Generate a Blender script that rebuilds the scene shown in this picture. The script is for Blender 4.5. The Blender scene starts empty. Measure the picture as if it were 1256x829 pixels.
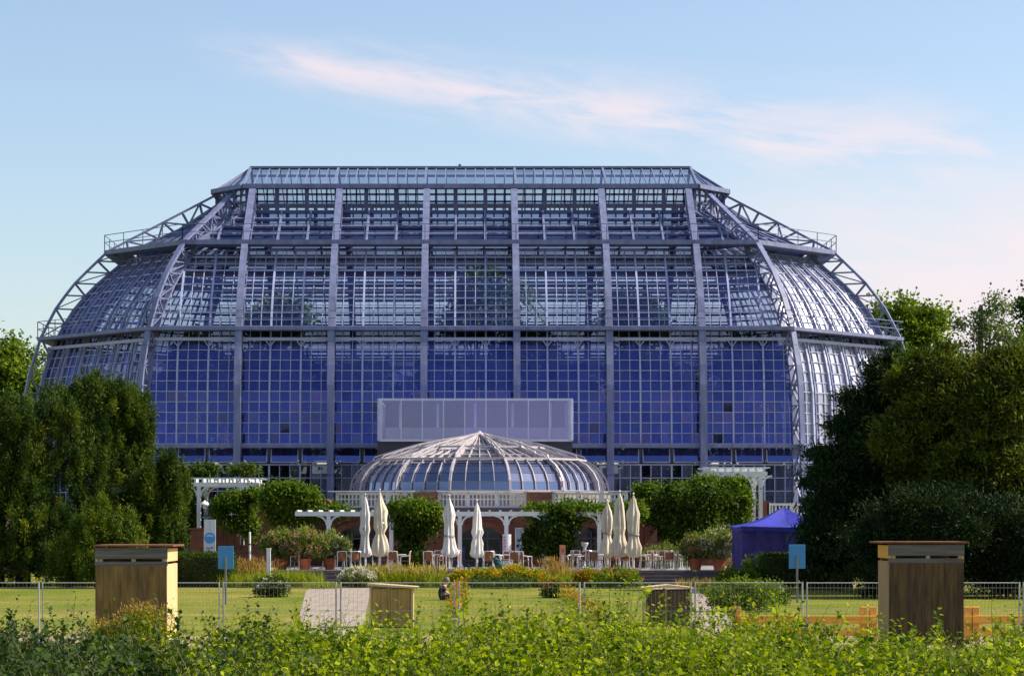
import bpy, math, random
import numpy as np
from mathutils import Vector, Matrix
SC = bpy.context.scene
COL = SC.collection
R = random.Random(11)
rng = np.random.default_rng(11)
F, CX, HY, EYE = 2850.0, 577.0, 640.0, 3.0
W0, H0 = 1256.0, 829.0
def X(px, Y): return (px - CX) * Y / F
def Z(py, Y): return EYE + (HY - py) * Y / F
def PT(px, py, Y): return Vector((X(px, Y), Y, Z(py, Y)))
def rad(a): return math.radians(a)

# ------------------------------------------------------------------ materials
def new_mat(name):
    m = bpy.data.materials.new(name); m.use_nodes = True
    nt = m.node_tree; nt.nodes.clear()
    out = nt.nodes.new('ShaderNodeOutputMaterial')
    return m, nt, out
def N(nt, t, **kw):
    n = nt.nodes.new(t)
    for k, v in kw.items(): setattr(n, k, v)
    return n
def ramp(nt, fac, stops):
    r = N(nt, 'ShaderNodeValToRGB')
    e = r.color_ramp.elements
    while len(e) > 1: e.remove(e[-1])
    e[0].position = stops[0][0]; e[0].color = (*stops[0][1], 1)
    for p, c in stops[1:]:
        q = e.new(p); q.color = (*c, 1)
    nt.links.new(fac, r.inputs[0])
    return r.outputs[0]
def mixc(nt, fac, a, b, mode='MIX'):
    n = N(nt, 'ShaderNodeMix', data_type='RGBA', blend_type=mode)
    for s, v in ((0, fac), (6, a), (7, b)):
        if hasattr(v, 'is_linked'): nt.links.new(v, n.inputs[s])
        elif isinstance(v, (int, float)): n.inputs[s].default_value = v
        else: n.inputs[s].default_value = (*v, 1)
    return n.outputs[2]
def math_(nt, op, a, b=None, c=None, clamp=False):
    n = N(nt, 'ShaderNodeMath', operation=op); n.use_clamp = clamp
    for i, v in enumerate((a, b, c)):
        if v is None: continue
        if hasattr(v, 'is_linked'): nt.links.new(v, n.inputs[i])
        else: n.inputs[i].default_value = v
    return n.outputs[0]
def noise(nt, vec, scale, detail=3, rough=0.55, dist=0.0):
    n = N(nt, 'ShaderNodeTexNoise')
    n.inputs['Scale'].default_value = scale; n.inputs['Detail'].default_value = detail
    n.inputs['Roughness'].default_value = rough; n.inputs['Distortion'].default_value = dist
    if vec is not None: nt.links.new(vec, n.inputs['Vector'])
    return n.outputs['Fac']
def objco(nt, scale=(1, 1, 1), world=True):
    if world:
        g = N(nt, 'ShaderNodeNewGeometry'); src = g.outputs['Position']
    else:
        g = N(nt, 'ShaderNodeTexCoord'); src = g.outputs['Object']
    m = N(nt, 'ShaderNodeMapping'); m.inputs['Scale'].default_value = scale
    nt.links.new(src, m.inputs['Vector'])
    return m.outputs[0]
def bump(nt, h, strength=0.4, dist=0.02):
    b = N(nt, 'ShaderNodeBump'); b.inputs['Strength'].default_value = strength; b.inputs['Distance'].default_value = dist
    nt.links.new(h, b.inputs['Height']); return b.outputs[0]

def solid(name, c, rough=0.5, metal=0.0, var=0.18, nscale=3.0, stretch=(1, 1, 1), c2=None, bmp=0.15, spec=0.4):
    m, nt, out = new_mat(name)
    p = N(nt, 'ShaderNodeBsdfPrincipled')
    co = objco(nt, stretch)
    f = noise(nt, co, nscale, 5, 0.6)
    d = c2 or tuple(x * (1 - 2 * var) for x in c)
    col = ramp(nt, f, [(0.3, d), (0.68, c)])
    nt.links.new(col, p.inputs['Base Color'])
    p.inputs['Roughness'].default_value = rough; p.inputs['Metallic'].default_value = metal
    p.inputs['Specular IOR Level'].default_value = spec
    if bmp: nt.links.new(bump(nt, noise(nt, co, nscale * 6, 3), bmp, 0.01), p.inputs['Normal'])
    nt.links.new(p.outputs[0], out.inputs[0])
    return m

def leafmat(name, c1, c2, c3, trans=0.35, tcol=None, rough=0.6, spec=0.12):
    m, nt, out = new_mat(name)
    at = N(nt, 'ShaderNodeAttribute', attribute_name='tint')
    g = N(nt, 'ShaderNodeNewGeometry')
    f = math_(nt, 'ADD', math_(nt, 'MULTIPLY', at.outputs['Fac'], 0.6), math_(nt, 'MULTIPLY', g.outputs['Random Per Island'], 0.4))
    col = ramp(nt, f, [(0.12, c1), (0.5, c2), (0.88, c3)])
    p = N(nt, 'ShaderNodeBsdfPrincipled')
    nt.links.new(col, p.inputs['Base Color']); p.inputs['Roughness'].default_value = rough
    p.inputs['Specular IOR Level'].default_value = spec
    t = N(nt, 'ShaderNodeBsdfTranslucent')
    nt.links.new(mixc(nt, 1.0, col, tcol or (1.0, 1.0, 0.35), 'MULTIPLY'), t.inputs[0])
    ms = N(nt, 'ShaderNodeMixShader'); ms.inputs[0].default_value = trans
    nt.links.new(p.outputs[0], ms.inputs[1]); nt.links.new(t.outputs[0], ms.inputs[2])
    nt.links.new(ms.outputs[0], out.inputs[0])
    return m

def glassmat(name, tint, refl, fac, rough=0.1, var=0.25, mottle=None, mottle_amt=0.0):
    m, nt, out = new_mat(name)
    g = N(nt, 'ShaderNodeNewGeometry')
    ri = g.outputs['Random Per Island']
    tr = N(nt, 'ShaderNodeBsdfTransparent')
    nt.links.new(ramp(nt, ri, [(0.0, tuple(x * (1 - var) for x in tint)), (1.0, tint)]), tr.inputs[0])
    gl = N(nt, 'ShaderNodeBsdfGlossy'); gl.inputs['Roughness'].default_value = rough
    r2 = math_(nt, 'FRACT', math_(nt, 'MULTIPLY', ri, 7.31))
    nt.links.new(ramp(nt, r2, [(0.0, tuple(x * (1 - var) for x in refl)), (1.0, refl)]), gl.inputs[0])
    lw = N(nt, 'ShaderNodeLayerWeight'); lw.inputs[0].default_value = 0.35
    fa = math_(nt, 'ADD', math_(nt, 'MULTIPLY', lw.outputs['Facing'], 0.5), fac, clamp=True)
    ms = N(nt, 'ShaderNodeMixShader')
    nt.links.new(fa, ms.inputs[0]); nt.links.new(tr.outputs[0], ms.inputs[1]); nt.links.new(gl.outputs[0], ms.inputs[2])
    last = ms.outputs[0]
    if mottle:  # mottled diffuse colour laid over the glass
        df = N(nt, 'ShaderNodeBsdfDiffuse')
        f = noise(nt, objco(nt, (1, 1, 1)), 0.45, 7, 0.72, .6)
        nt.links.new(ramp(nt, f, [(0.3, tuple(x * 0.6 for x in mottle)), (0.7, mottle)]), df.inputs[0])
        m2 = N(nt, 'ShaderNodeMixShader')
        nt.links.new(math_(nt, 'MULTIPLY', ramp(nt, f, [(0.36, (.25,) * 3), (0.66, (1.5,) * 3)]), mottle_amt, clamp=True), m2.inputs[0])
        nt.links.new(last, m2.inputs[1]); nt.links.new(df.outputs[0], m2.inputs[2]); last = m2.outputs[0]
    nt.links.new(last, out.inputs[0])
    return m

def brickmat(name, c1, c2, mortar):
    m, nt, out = new_mat(name)
    g = N(nt, 'ShaderNodeNewGeometry'); s = N(nt, 'ShaderNodeSeparateXYZ'); nt.links.new(g.outputs['Position'], s.inputs[0])
    cb = N(nt, 'ShaderNodeCombineXYZ')
    nt.links.new(math_(nt, 'ADD', s.outputs[0], s.outputs[1]), cb.inputs[0]); nt.links.new(s.outputs[2], cb.inputs[1])
    b = N(nt, 'ShaderNodeTexBrick'); nt.links.new(cb.outputs[0], b.inputs['Vector'])
    b.inputs['Scale'].default_value = 1.0; b.inputs['Brick Width'].default_value = 0.26; b.inputs['Row Height'].default_value = 0.085
    b.inputs['Mortar Size'].default_value = 0.012
    b.inputs['Color1'].default_value = (*c1, 1); b.inputs['Color2'].default_value = (*c2, 1); b.inputs['Mortar'].default_value = (*mortar, 1)
    f = noise(nt, g.outputs['Position'], 1.3, 5)
    col = mixc(nt, 1.0, b.outputs[0], ramp(nt, f, [(0.3, (0.55, 0.55, 0.6)), (0.7, (1.1, 1.05, 1.0))]), 'MULTIPLY')
    p = N(nt, 'ShaderNodeBsdfPrincipled'); p.inputs['Roughness'].default_value = 0.85
    nt.links.new(col, p.inputs['Base Color']); nt.links.new(bump(nt, b.outputs['Fac'], -0.4, 0.02), p.inputs['Normal'])
    nt.links.new(p.outputs[0], out.inputs[0]); return m

def groundmat():
    m, nt, out = new_mat('lawn_grass')
    co = objco(nt)
    big = noise(nt, co, 0.13, 6, 0.68); mid = noise(nt, co, 0.7, 5, 0.65); fine = noise(nt, objco(nt, (1, 0.35, 1)), 9.0, 3, 0.7)
    a = ramp(nt, big, [(0.34, (0.10, 0.15, 0.016)), (0.46, (0.165, 0.19, 0.024)), (0.56, (0.20, 0.205, 0.032)), (0.66, (0.31, 0.25, 0.09))])
    b = mixc(nt, 1.0, a, ramp(nt, mid, [(0.3, (0.7, 0.75, 0.6)), (0.7, (1.2, 1.12, 1.1))]), 'MULTIPLY')
    c = mixc(nt, 1.0, b, ramp(nt, fine, [(0.25, (0.5, 0.55, 0.45)), (0.75, (1.3, 1.25, 1.2))]), 'MULTIPLY')
    p = N(nt, 'ShaderNodeBsdfPrincipled'); p.inputs['Roughness'].default_value = 0.9; p.inputs['Specular IOR Level'].default_value = 0.1
    nt.links.new(c, p.inputs['Base Color']); nt.links.new(bump(nt, fine, 0.9, 0.06), p.inputs['Normal'])
    nt.links.new(p.outputs[0], out.inputs[0]); return m

M = {}
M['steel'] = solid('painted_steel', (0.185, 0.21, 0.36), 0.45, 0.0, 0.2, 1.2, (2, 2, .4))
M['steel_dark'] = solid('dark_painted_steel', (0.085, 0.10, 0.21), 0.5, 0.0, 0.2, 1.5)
M['bars'] = solid('glazing_bar_paint', (0.38, 0.41, 0.60), 0.45, 0.0, 0.1, 1.0)
M['bars_roof'] = solid('roof_bar_paint', (0.22, 0.23, 0.30), 0.5, 0.0, 0.1, 1.0)
M['glass_low'] = glassmat('blue_wall_glass', (0.56, 0.62, 0.84), (0.12, 0.14, 0.56), 0.42, 0.04, 0.22, (0.13, 0.17, 0.36), 0.2)  # noisy diffuse colour on this glass stands in for patchy reflections
M['glass_mid'] = glassmat('curved_wall_glass', (0.86, 0.90, 1.0), (0.32, 0.38, 0.88), 0.12, 0.13, 0.12)
M['glass_cant'] = glassmat('canted_wall_glass', (0.62, 0.66, 0.88), (0.26, 0.28, 0.62), 0.24, 0.15, 0.2, (0.35, 0.35, 0.5), 0.08)
M['glass_glare'] = glassmat('glare_wall_glass', (0.6, 0.64, 0.85), (0.9, 0.9, 0.96), 0.45, 0.33, 0.25, (0.5, 0.5, 0.55), 0.12)  # right facet's paler copy of the canted glass; sun glare put into colour
M['glass_roof'] = glassmat('roof_glass', (0.5, 0.56, 0.75), (0.5, 0.55, 0.85), 0.12, 0.15, 0.3)
M['glass_lantern'] = glassmat('lantern_glass', (0.88, 0.92, 0.97), (0.7, 0.75, 0.9), 0.04, 0.1, 0.15)
M['glass_base'] = glassmat('dark_window_glass', (0.22, 0.26, 0.36), (0.12, 0.15, 0.32), 0.25, 0.08, 0.4)
M['glass_hopper'] = glassmat('tilted_vent_glass', (0.3, 0.35, 0.5), (0.22, 0.26, 0.62), 0.6, 0.08, 0.3)
M['glass_box'] = glassmat('frosted_box_glass', (0.8, 0.8, 0.9), (0.34, 0.37, 0.76), 0.40, 0.05, 0.06, (0.30, 0.32, 0.60), 0.05)
M['glass_dome'] = glassmat('dome_glass', (0.16, 0.21, 0.34), (0.62, 0.68, 0.92), 0.42, 0.14, 0.5)
M['glass_cone'] = glassmat('hazy_cone_glass', (0.6, 0.6, 0.66), (0.8, 0.8, 0.9), 0.26, 0.22, 0.3, (0.5, 0.49, 0.52), 0.14)
M['slate'] = solid('dark_slate_cladding', (0.045, 0.04, 0.06), 0.6, 0.0, 0.15, 1.0)
M['box_bars'] = solid('pale_blue_frame_paint', (0.58, 0.60, 0.76), 0.4, 0.0, 0.08, 1.0)
M['white'] = solid('white_paint', (0.78, 0.78, 0.80), 0.5, 0.0, 0.08, 2.0)
M['dome_paint'] = solid('pale_dome_paint', (0.47, 0.43, 0.46), 0.45, 0.0, 0.1, 2.0)
M['brick'] = brickmat('red_brick', (0.25, 0.07, 0.038), (0.18, 0.05, 0.032), (0.18, 0.12, 0.095))
M['stone'] = solid('grey_stone', (0.30, 0.28, 0.27), 0.85, 0.0, 0.2, 2.0)
M['step'] = solid('dark_step_stone', (0.13, 0.10, 0.11), 0.8, 0.0, 0.25, 2.0, (0.4, 1, 4))
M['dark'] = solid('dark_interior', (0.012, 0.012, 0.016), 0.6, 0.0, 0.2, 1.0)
M['door_glass'] = glassmat('door_glass', (0.25, 0.27, 0.3), (0.2, 0.22, 0.3), 0.3, 0.08, 0.2)
M['fabric'] = solid('cream_canvas', (0.68, 0.60, 0.46), 0.85, 0.0, 0.16, 2.5, (1, 1, 0.5), c2=(0.46, 0.40, 0.33))
M['fabric2'] = solid('white_canvas', (0.74, 0.72, 0.70), 0.85, 0.0, 0.16, 2.5, (1, 1, 0.5), c2=(0.5, 0.47, 0.44))
M['pole'] = solid('white_metal_pole', (0.7, 0.7, 0.72), 0.35, 0.3, 0.05, 2.0)
M['rattan'] = solid('brown_rattan', (0.34, 0.13, 0.05), 0.7, 0.0, 0.3, 14.0)
M['alu'] = solid('brushed_aluminium', (0.72, 0.71, 0.72), 0.35, 0.35, 0.06, 3.0)
M['galv'] = solid('galvanised_wire', (0.42, 0.42, 0.43), 0.5, 0.4, 0.1, 3.0)
M['tent'] = solid('blue_tent_fabric', (0.032, 0.038, 0.44), 0.6, 0.0, 0.3, 1.6, spec=0.5)
M['tent_wall'] = solid('violet_blue_tent_wall', (0.06, 0.042, 0.25), 0.75, 0.0, 0.25, 1.6)
M['terracotta'] = solid('terracotta', (0.48, 0.13, 0.06), 0.8, 0.0, 0.2, 5.0)
M['sign_blue'] = solid('sky_blue_sign_paint', (0.05, 0.24, 0.52), 0.4, 0.0, 0.05, 2.0)
M['print_blue'] = solid('printed_blue', (0.07, 0.36, 0.75), 0.5, 0.0, 0.03, 2.0)
M['banner'] = solid('banner_cloth', (0.72, 0.72, 0.76), 0.6, 0.0, 0.05, 2.0)
M['magenta'] = solid('magenta_print', (0.6, 0.06, 0.32), 0.6, 0.0, 0.05, 2.0)
M['ink'] = solid('brown_grey_print', (0.28, 0.18, 0.16), 0.6, 0.0, 0.05, 2.0)
M['pale_blue'] = solid('pale_blue_print', (0.38, 0.5, 0.68), 0.6, 0.0, 0.05, 2.0)
M['orange'] = solid('orange_sign', (0.8, 0.28, 0.14), 0.5, 0.0, 0.08, 4.0)
M['wood_fresh'] = solid('fresh_timber', (0.86, 0.42, 0.05), 0.7, 0.0, 0.2, 2.0, (0.5, 6, 8))
M['wood_pale'] = solid('pale_plank', (0.66, 0.47, 0.24), 0.7, 0.0, 0.14, 2.0, (8, 8, 0.6))
M['wood_grey'] = solid('weathered_grey_plank', (0.17, 0.15, 0.15), 0.8, 0.0, 0.25, 2.0, (0.6, 6, 10))
M['wood_brown'] = solid('brown_plank', (0.42, 0.255, 0.065), 0.75, 0.0, 0.2, 2.0, (2.5, 2.5, 0.6))
M['wood_tan'] = solid('tan_board', (0.44, 0.27, 0.13), 0.75, 0.0, 0.2, 2.0, (6, 6, .6))
M['wood_dark'] = solid('dark_brown_board', (0.10, 0.058, 0.03), 0.75, 0.0, 0.25, 2.0, (2.5, 2.5, .6))
M['bamboo'] = solid('dark_reed_filling', (0.17, 0.095, 0.035), 0.75, 0.0, 0.3, 1.6, (9, 9, 0.9), c2=(0.045, 0.026, 0.018))
M['reed_gold'] = solid('golden_reed_filling', (0.33, 0.19, 0.055), 0.75, 0.0, 0.3, 1.3, (7, 7, 1.0), c2=(0.10, 0.06, 0.03))
M['rust'] = solid('rusty_sheet', (0.30, 0.10, 0.035), 0.6, 0.3, 0.3, 4.0)
M['bark'] = solid('bark', (0.12, 0.085, 0.06), 0.9, 0.0, 0.3, 4.0, (4, 4, 0.6), bmp=0.6)
M['twig'] = solid('green_brown_twig', (0.14, 0.12, 0.05), 0.8, 0.0, 0.2, 8.0)
M['path_plain'] = solid('beige_paving', (0.38, 0.31, 0.26), 0.85, 0.0, 0.14, 0.8, (1, 1, 1), c2=(0.29, 0.24, 0.21))
M['sand'] = solid('sandy_gravel', (0.36, 0.27, 0.17), 0.95, 0.0, 0.2, 2.2)
M['green_box'] = solid('dark_green_plastic', (0.01, 0.07, 0.045), 0.45, 0.0, 0.1, 2.0)
M['teal'] = solid('dark_teal_cloth', (0.02, 0.10, 0.10), 0.8, 0.0, 0.2, 5.0)
M['skin'] = solid('skin', (0.55, 0.32, 0.23), 0.6, 0.0, 0.06, 5.0)
M['cloth_dark'] = solid('dark_clothing', (0.035, 0.028, 0.035), 0.85, 0.0, 0.25, 12.0)
M['hair'] = solid('grey_brown_hair', (0.20, 0.15, 0.12), 0.7, 0.0, 0.2, 20.0)
M['lamp'] = solid('white_lamp_enamel', (0.8, 0.8, 0.78), 0.3, 0.0, 0.04, 2.0)
M['navy'] = solid('navy_board', (0.03, 0.035, 0.14), 0.5, 0.0, 0.1, 2.0)
M['ground'] = groundmat()
def pavingmat():
    m, nt, out = new_mat('beige_slab_paving')
    g = N(nt, 'ShaderNodeNewGeometry'); b = N(nt, 'ShaderNodeTexBrick'); nt.links.new(g.outputs['Position'], b.inputs['Vector'])
    b.inputs['Scale'].default_value = 1.0; b.inputs['Brick Width'].default_value = .9; b.inputs['Row Height'].default_value = .6; b.inputs['Mortar Size'].default_value = .02
    b.inputs['Color1'].default_value = (.36, .295, .25, 1); b.inputs['Color2'].default_value = (.30, .25, .22, 1); b.inputs['Mortar'].default_value = (.14, .13, .09, 1)
    f = noise(nt, g.outputs['Position'], 1.1, 6, .7)
    p = N(nt, 'ShaderNodeBsdfPrincipled'); p.inputs['Roughness'].default_value = .9
    nt.links.new(mixc(nt, 1.0, b.outputs[0], ramp(nt, f, [(.3, (.62, .62, .58)), (.65, (1.1, 1.08, 1.05))]), 'MULTIPLY'), p.inputs['Base Color'])
    nt.links.new(p.outputs[0], out.inputs[0]); return m
M['path'] = pavingmat()
# foliage
M['yew'] = leafmat('yew_leaf', (0.010, 0.030, 0.008), (0.036, 0.070, 0.012), (0.12, 0.16, 0.018), 0.30)
M['yew_light'] = leafmat('yellow_green_yew_leaf', (0.025, 0.058, 0.008), (0.085, 0.135, 0.014), (0.19, 0.22, 0.02), 0.35)
M['dark_con'] = leafmat('dark_conifer_leaf', (0.005, 0.017, 0.007), (0.018, 0.044, 0.014), (0.065, 0.10, 0.022), 0.25)
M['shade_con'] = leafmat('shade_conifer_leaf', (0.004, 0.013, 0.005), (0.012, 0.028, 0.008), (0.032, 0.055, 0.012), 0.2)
M['olive_con'] = leafmat('olive_conifer_leaf', (0.014, 0.030, 0.007), (0.055, 0.078, 0.012), (0.20, 0.20, 0.02), 0.38)
M['bright'] = leafmat('bright_leaf', (0.05, 0.10, 0.008), (0.12, 0.20, 0.016), (0.24, 0.30, 0.03), 0.45)
M['mid'] = leafmat('mid_green_leaf', (0.025, 0.06, 0.015), (0.06, 0.11, 0.025), (0.12, 0.16, 0.035), 0.4)
M['vine'] = leafmat('vine_leaf', (0.03, 0.07, 0.007), (0.085, 0.155, 0.012), (0.20, 0.27, 0.022), 0.42)
M['vine_dark'] = leafmat('dark_vine_leaf', (0.014, 0.036, 0.006), (0.042, 0.085, 0.011), (0.13, 0.18, 0.018), 0.35)
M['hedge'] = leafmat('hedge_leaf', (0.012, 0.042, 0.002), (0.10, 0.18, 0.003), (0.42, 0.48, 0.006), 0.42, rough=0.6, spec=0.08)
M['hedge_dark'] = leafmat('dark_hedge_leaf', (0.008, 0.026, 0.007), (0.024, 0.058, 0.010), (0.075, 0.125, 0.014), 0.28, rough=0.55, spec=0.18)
M['clipped'] = leafmat('clipped_hedge_leaf', (0.02, 0.045, 0.008), (0.045, 0.085, 0.012), (0.10, 0.14, 0.02), 0.3)
M['oleander'] = leafmat('oleander_leaf', (0.07, 0.12, 0.03), (0.17, 0.22, 0.05), (0.32, 0.34, 0.10), 0.4)
M['petal_pink'] = leafmat('pink_petal', (0.45, 0.16, 0.14), (0.6, 0.28, 0.22), (0.68, 0.42, 0.34), 0.3, (1, 0.8, 0.8))
M['petal_cream'] = leafmat('cream_petal', (0.55, 0.5, 0.36), (0.66, 0.62, 0.5), (0.72, 0.70, 0.62), 0.3, (1, 1, 0.9))
M['petal_yellow'] = leafmat('yellow_petal', (0.42, 0.24, 0.01), (0.58, 0.38, 0.012), (0.66, 0.48, 0.03), 0.3, (1, 0.9, 0.5))
M['petal_orange'] = leafmat('orange_petal', (0.38, 0.11, 0.01), (0.52, 0.19, 0.015), (0.6, 0.3, 0.03), 0.3, (1, 0.9, 0.6))
M['grass_y'] = leafmat('straw_grass', (0.26, 0.20, 0.04), (0.42, 0.31, 0.07), (0.55, 0.42, 0.14), 0.4)
M['grass_g'] = leafmat('lime_grass', (0.13, 0.20, 0.012), (0.24, 0.30, 0.02), (0.38, 0.38, 0.03), 0.4)
M['grass_r'] = leafmat('tan_feather_grass', (0.22, 0.11, 0.04), (0.32, 0.19, 0.07), (0.42, 0.28, 0.11), 0.4)
M['palm'] = leafmat('tropical_leaf', (0.04, 0.10, 0.04), (0.12, 0.22, 0.08), (0.3, 0.4, 0.18), 0.4)
M['pale'] = leafmat('pale_tree_leaf', (0.05, 0.09, 0.03), (0.11, 0.17, 0.05), (0.21, 0.26, 0.09), 0.4)

# ------------------------------------------------------------------ mesh helpers
WL = {}
def link(o, parent=None):
    COL.objects.link(o)
    if parent is not None: o.parent = parent
    return o
def thing(name, label, cat, loc=(0, 0, 0), group=None):
    o = bpy.data.objects.new(name, None); o.empty_display_size = 0.2
    o.location = loc; link(o); WL[o.name] = Vector(loc)
    o['label'] = label; o['category'] = cat
    if group: o['group'] = group
    return o
def tag(o, label, cat, group=None):
    o['label'] = label; o['category'] = cat
    if group: o['group'] = group
    return o
def struct(o): o['kind'] = 'structure'; return o
def copy_tree(o, parent=None):
    c = o.copy(); COL.objects.link(c)
    if parent is not None: c.parent = parent
    for ch in [x for x in o.children]: copy_tree(ch, c)
    return c
def base_of(parent):
    v = Vector((0, 0, 0))
    while parent is not None:
        v += Vector(parent.location); parent = parent.parent
    return v
class MB:
    def __init__(s): s.v = []; s.f = []
    def poly(s, pts):
        n = len(s.v); s.v += [tuple(p) for p in pts]; s.f.append(tuple(range(n, n + len(pts))))
    def box(s, x0, x1, y0, y1, z0, z1):
        n = len(s.v)
        s.v += [(x0, y0, z0), (x1, y0, z0), (x1, y1, z0), (x0, y1, z0), (x0, y0, z1), (x1, y0, z1), (x1, y1, z1), (x0, y1, z1)]
        s.f += [tuple(n + i for i in q) for q in ((3, 2, 1, 0), (4, 5, 6, 7), (0, 1, 5, 4), (1, 2, 6, 5), (2, 3, 7, 6), (3, 0, 4, 7))]
        return s
    def beam(s, p, q, w, d=None, up=(0, 0, 1)):
        p = Vector(p); q = Vector(q); d = d or w
        a = (q - p)
        if a.length < 1e-6: return s
        a.normalize(); u = Vector(up)
        sd = a.cross(u)
        if sd.length < 1e-4: sd = a.cross(Vector((0, 1, 0)))
        sd.normalize(); u = sd.cross(a)
        n = len(s.v)
        for c in (p, q):
            for i, j in ((-1, -1), (1, -1), (1, 1), (-1, 1)):
                s.v.append(tuple(c + sd * (w / 2 * i) + u * (d / 2 * j)))
        s.f += [tuple(n + i for i in k) for k in ((3, 2, 1, 0), (4, 5, 6, 7), (0, 1, 5, 4), (1, 2, 6, 5), (2, 3, 7, 6), (3, 0, 4, 7))]
        return s
    def tube(s, pts, rs, n=6, cap=True):
        pts = [Vector(p) for p in pts]
        if isinstance(rs, (int, float)): rs = [rs] * len(pts)
        st = len(s.v); ref = None
        for i, p in enumerate(pts):
            a = (pts[min(i + 1, len(pts) - 1)] - pts[max(i - 1, 0)]).normalized()
            if ref is None:
                ref = a.cross(Vector((0, 0, 1)))
                if ref.length < 1e-3: ref = a.cross(Vector((0, 1, 0)))
            ref = (ref - a * ref.dot(a)).normalized(); bb = a.cross(ref)
            for k in range(n):
                t = 2 * math.pi * k / n
                s.v.append(tuple(p + (ref * math.cos(t) + bb * math.sin(t)) * rs[i]))
        for i in range(len(pts) - 1):
            for k in range(n):
                a0 = st + i * n + k; a1 = st + i * n + (k + 1) % n
                s.f.append((a0, a1, a1 + n, a0 + n))
        if cap:
            s.f.append(tuple(st + k for k in reversed(range(n)))); s.f.append(tuple(st + (len(pts) - 1) * n + k for k in range(n)))
        return s
    def lathe(s, prof, c=(0, 0, 0), n=16, fold=None):
        st = len(s.v)
        for i, (r, z) in enumerate(prof):
            for k in range(n):
                t = 2 * math.pi * k / n
                rr = r * (fold(t, i / (len(prof) - 1)) if fold else 1)
                s.v.append((c[0] + rr * math.cos(t), c[1] + rr * math.sin(t), c[2] + z))
        for i in range(len(prof) - 1):
            for k in range(n):
                a0 = st + i * n + k; a1 = st + i * n + (k + 1) % n
                s.f.append((a0, a1, a1 + n, a0 + n))
        s.f.append(tuple(st + k for k in reversed(range(n)))); s.f.append(tuple(st + (len(prof) - 1) * n + k for k in range(n)))
        return s
    def build(s, name, mat, parent=None, smooth=False, bevel=0):
        me = bpy.data.meshes.new(name)
        b = base_of(parent)
        me.from_pydata([(x - b.x, y - b.y, z - b.z) for x, y, z in s.v], [], s.f)
        me.materials.append(mat); me.update()
        if smooth: me.polygons.foreach_set('use_smooth', [True] * len(me.polygons))
        o = bpy.data.objects.new(name, me); link(o, parent)
        if bevel:
            md = o.modifiers.new('b', 'BEVEL'); md.width = bevel; md.segments = 2; md.limit_method = 'ANGLE'
        return o
def at(o, loc):
    """move a single top-level mesh's origin to loc (its base)"""
    l = Vector(loc); o.data.transform(Matrix.Translation(-l)); o.location = l; return o

def np_quads(name, V, mat, parent=None, tint=None, k=4):
    """V: (n,k,3) separate faces"""
    n = V.shape[0]
    me = bpy.data.meshes.new(name)
    b = np.array(base_of(parent))
    me.vertices.add(n * k); me.vertices.foreach_set('co', (V.reshape(-1, 3) - b).astype(np.float32).ravel())
    me.loops.add(n * k); me.loops.foreach_set('vertex_index', np.arange(n * k, dtype=np.int32))
    me.polygons.add(n); me.polygons.foreach_set('loop_start', np.arange(0, n * k, k, dtype=np.int32))
    me.update(calc_edges=True)
    at_ = me.attributes.new('tint', 'FLOAT', 'FACE')
    at_.data.foreach_set('value', (np.zeros(n) if tint is None else tint).astype(np.float32))
    me.materials.append(mat)
    o = bpy.data.objects.new(name, me); link(o, parent)
    if name in ('seed_heads', 'flowers', 'plumes', 'blades', 'stalks'): o['kind'] = 'stuff'
    return o
def unit(a): return a / np.maximum(np.linalg.norm(a, axis=-1, keepdims=True), 1e-9)
def leafq(pos, d, nr, L, Wd):
    d = unit(d); s = unit(np.cross(d, nr)); up = np.cross(s, d)
    L = np.asarray(L).reshape(-1, 1) * np.ones((len(pos), 1)); Wd = np.asarray(Wd).reshape(-1, 1) * np.ones((len(pos), 1))
    m = pos + d * L * 0.45
    return np.stack([pos, m + s * Wd + up * Wd * 0.35, pos + d * L, m - s * Wd + up * Wd * 0.35], axis=1)
def on_ells(ells, k, inner=0.16, low=None):
    e = np.array(ells, float)
    w = (e[:, 3] * e[:, 4] * e[:, 5]) ** (2 / 3); idx = rng.choice(len(e), k, p=w / w.sum())
    d = unit(rng.normal(size=(k, 3)))
    if low is not None: d[:, 2] = np.where(d[:, 2] < low, -d[:, 2], d[:, 2])
    rr = 1 - np.abs(rng.normal(0, inner, (k, 1)))
    C = e[idx, :3] + d * rr * e[idx, 3:6]
    Nn = unit(d / e[idx, 3:6])
    return C, Nn
def lumpify(ells, m=9, lo=.26, hi=.42):
    out = []
    for e in ells:
        e = np.array(e, float); out.append(tuple(np.concatenate([e[:3], e[3:] * .82])))
        d = unit(rng.normal(size=(m, 3))); d[:, 1] = -np.abs(d[:, 1]) * np.where(rng.random(m) < .75, 1, -1); d[:, 2] = np.where(d[:, 2] < -.3, -d[:, 2] * .6, d[:, 2])
        for q in d:
            f = rng.uniform(lo, hi); out.append(tuple(np.concatenate([e[:3] + q * e[3:] * rng.uniform(.72, .9), e[3:] * f * rng.uniform(.8, 1.25, 3)])))
    return out
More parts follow.
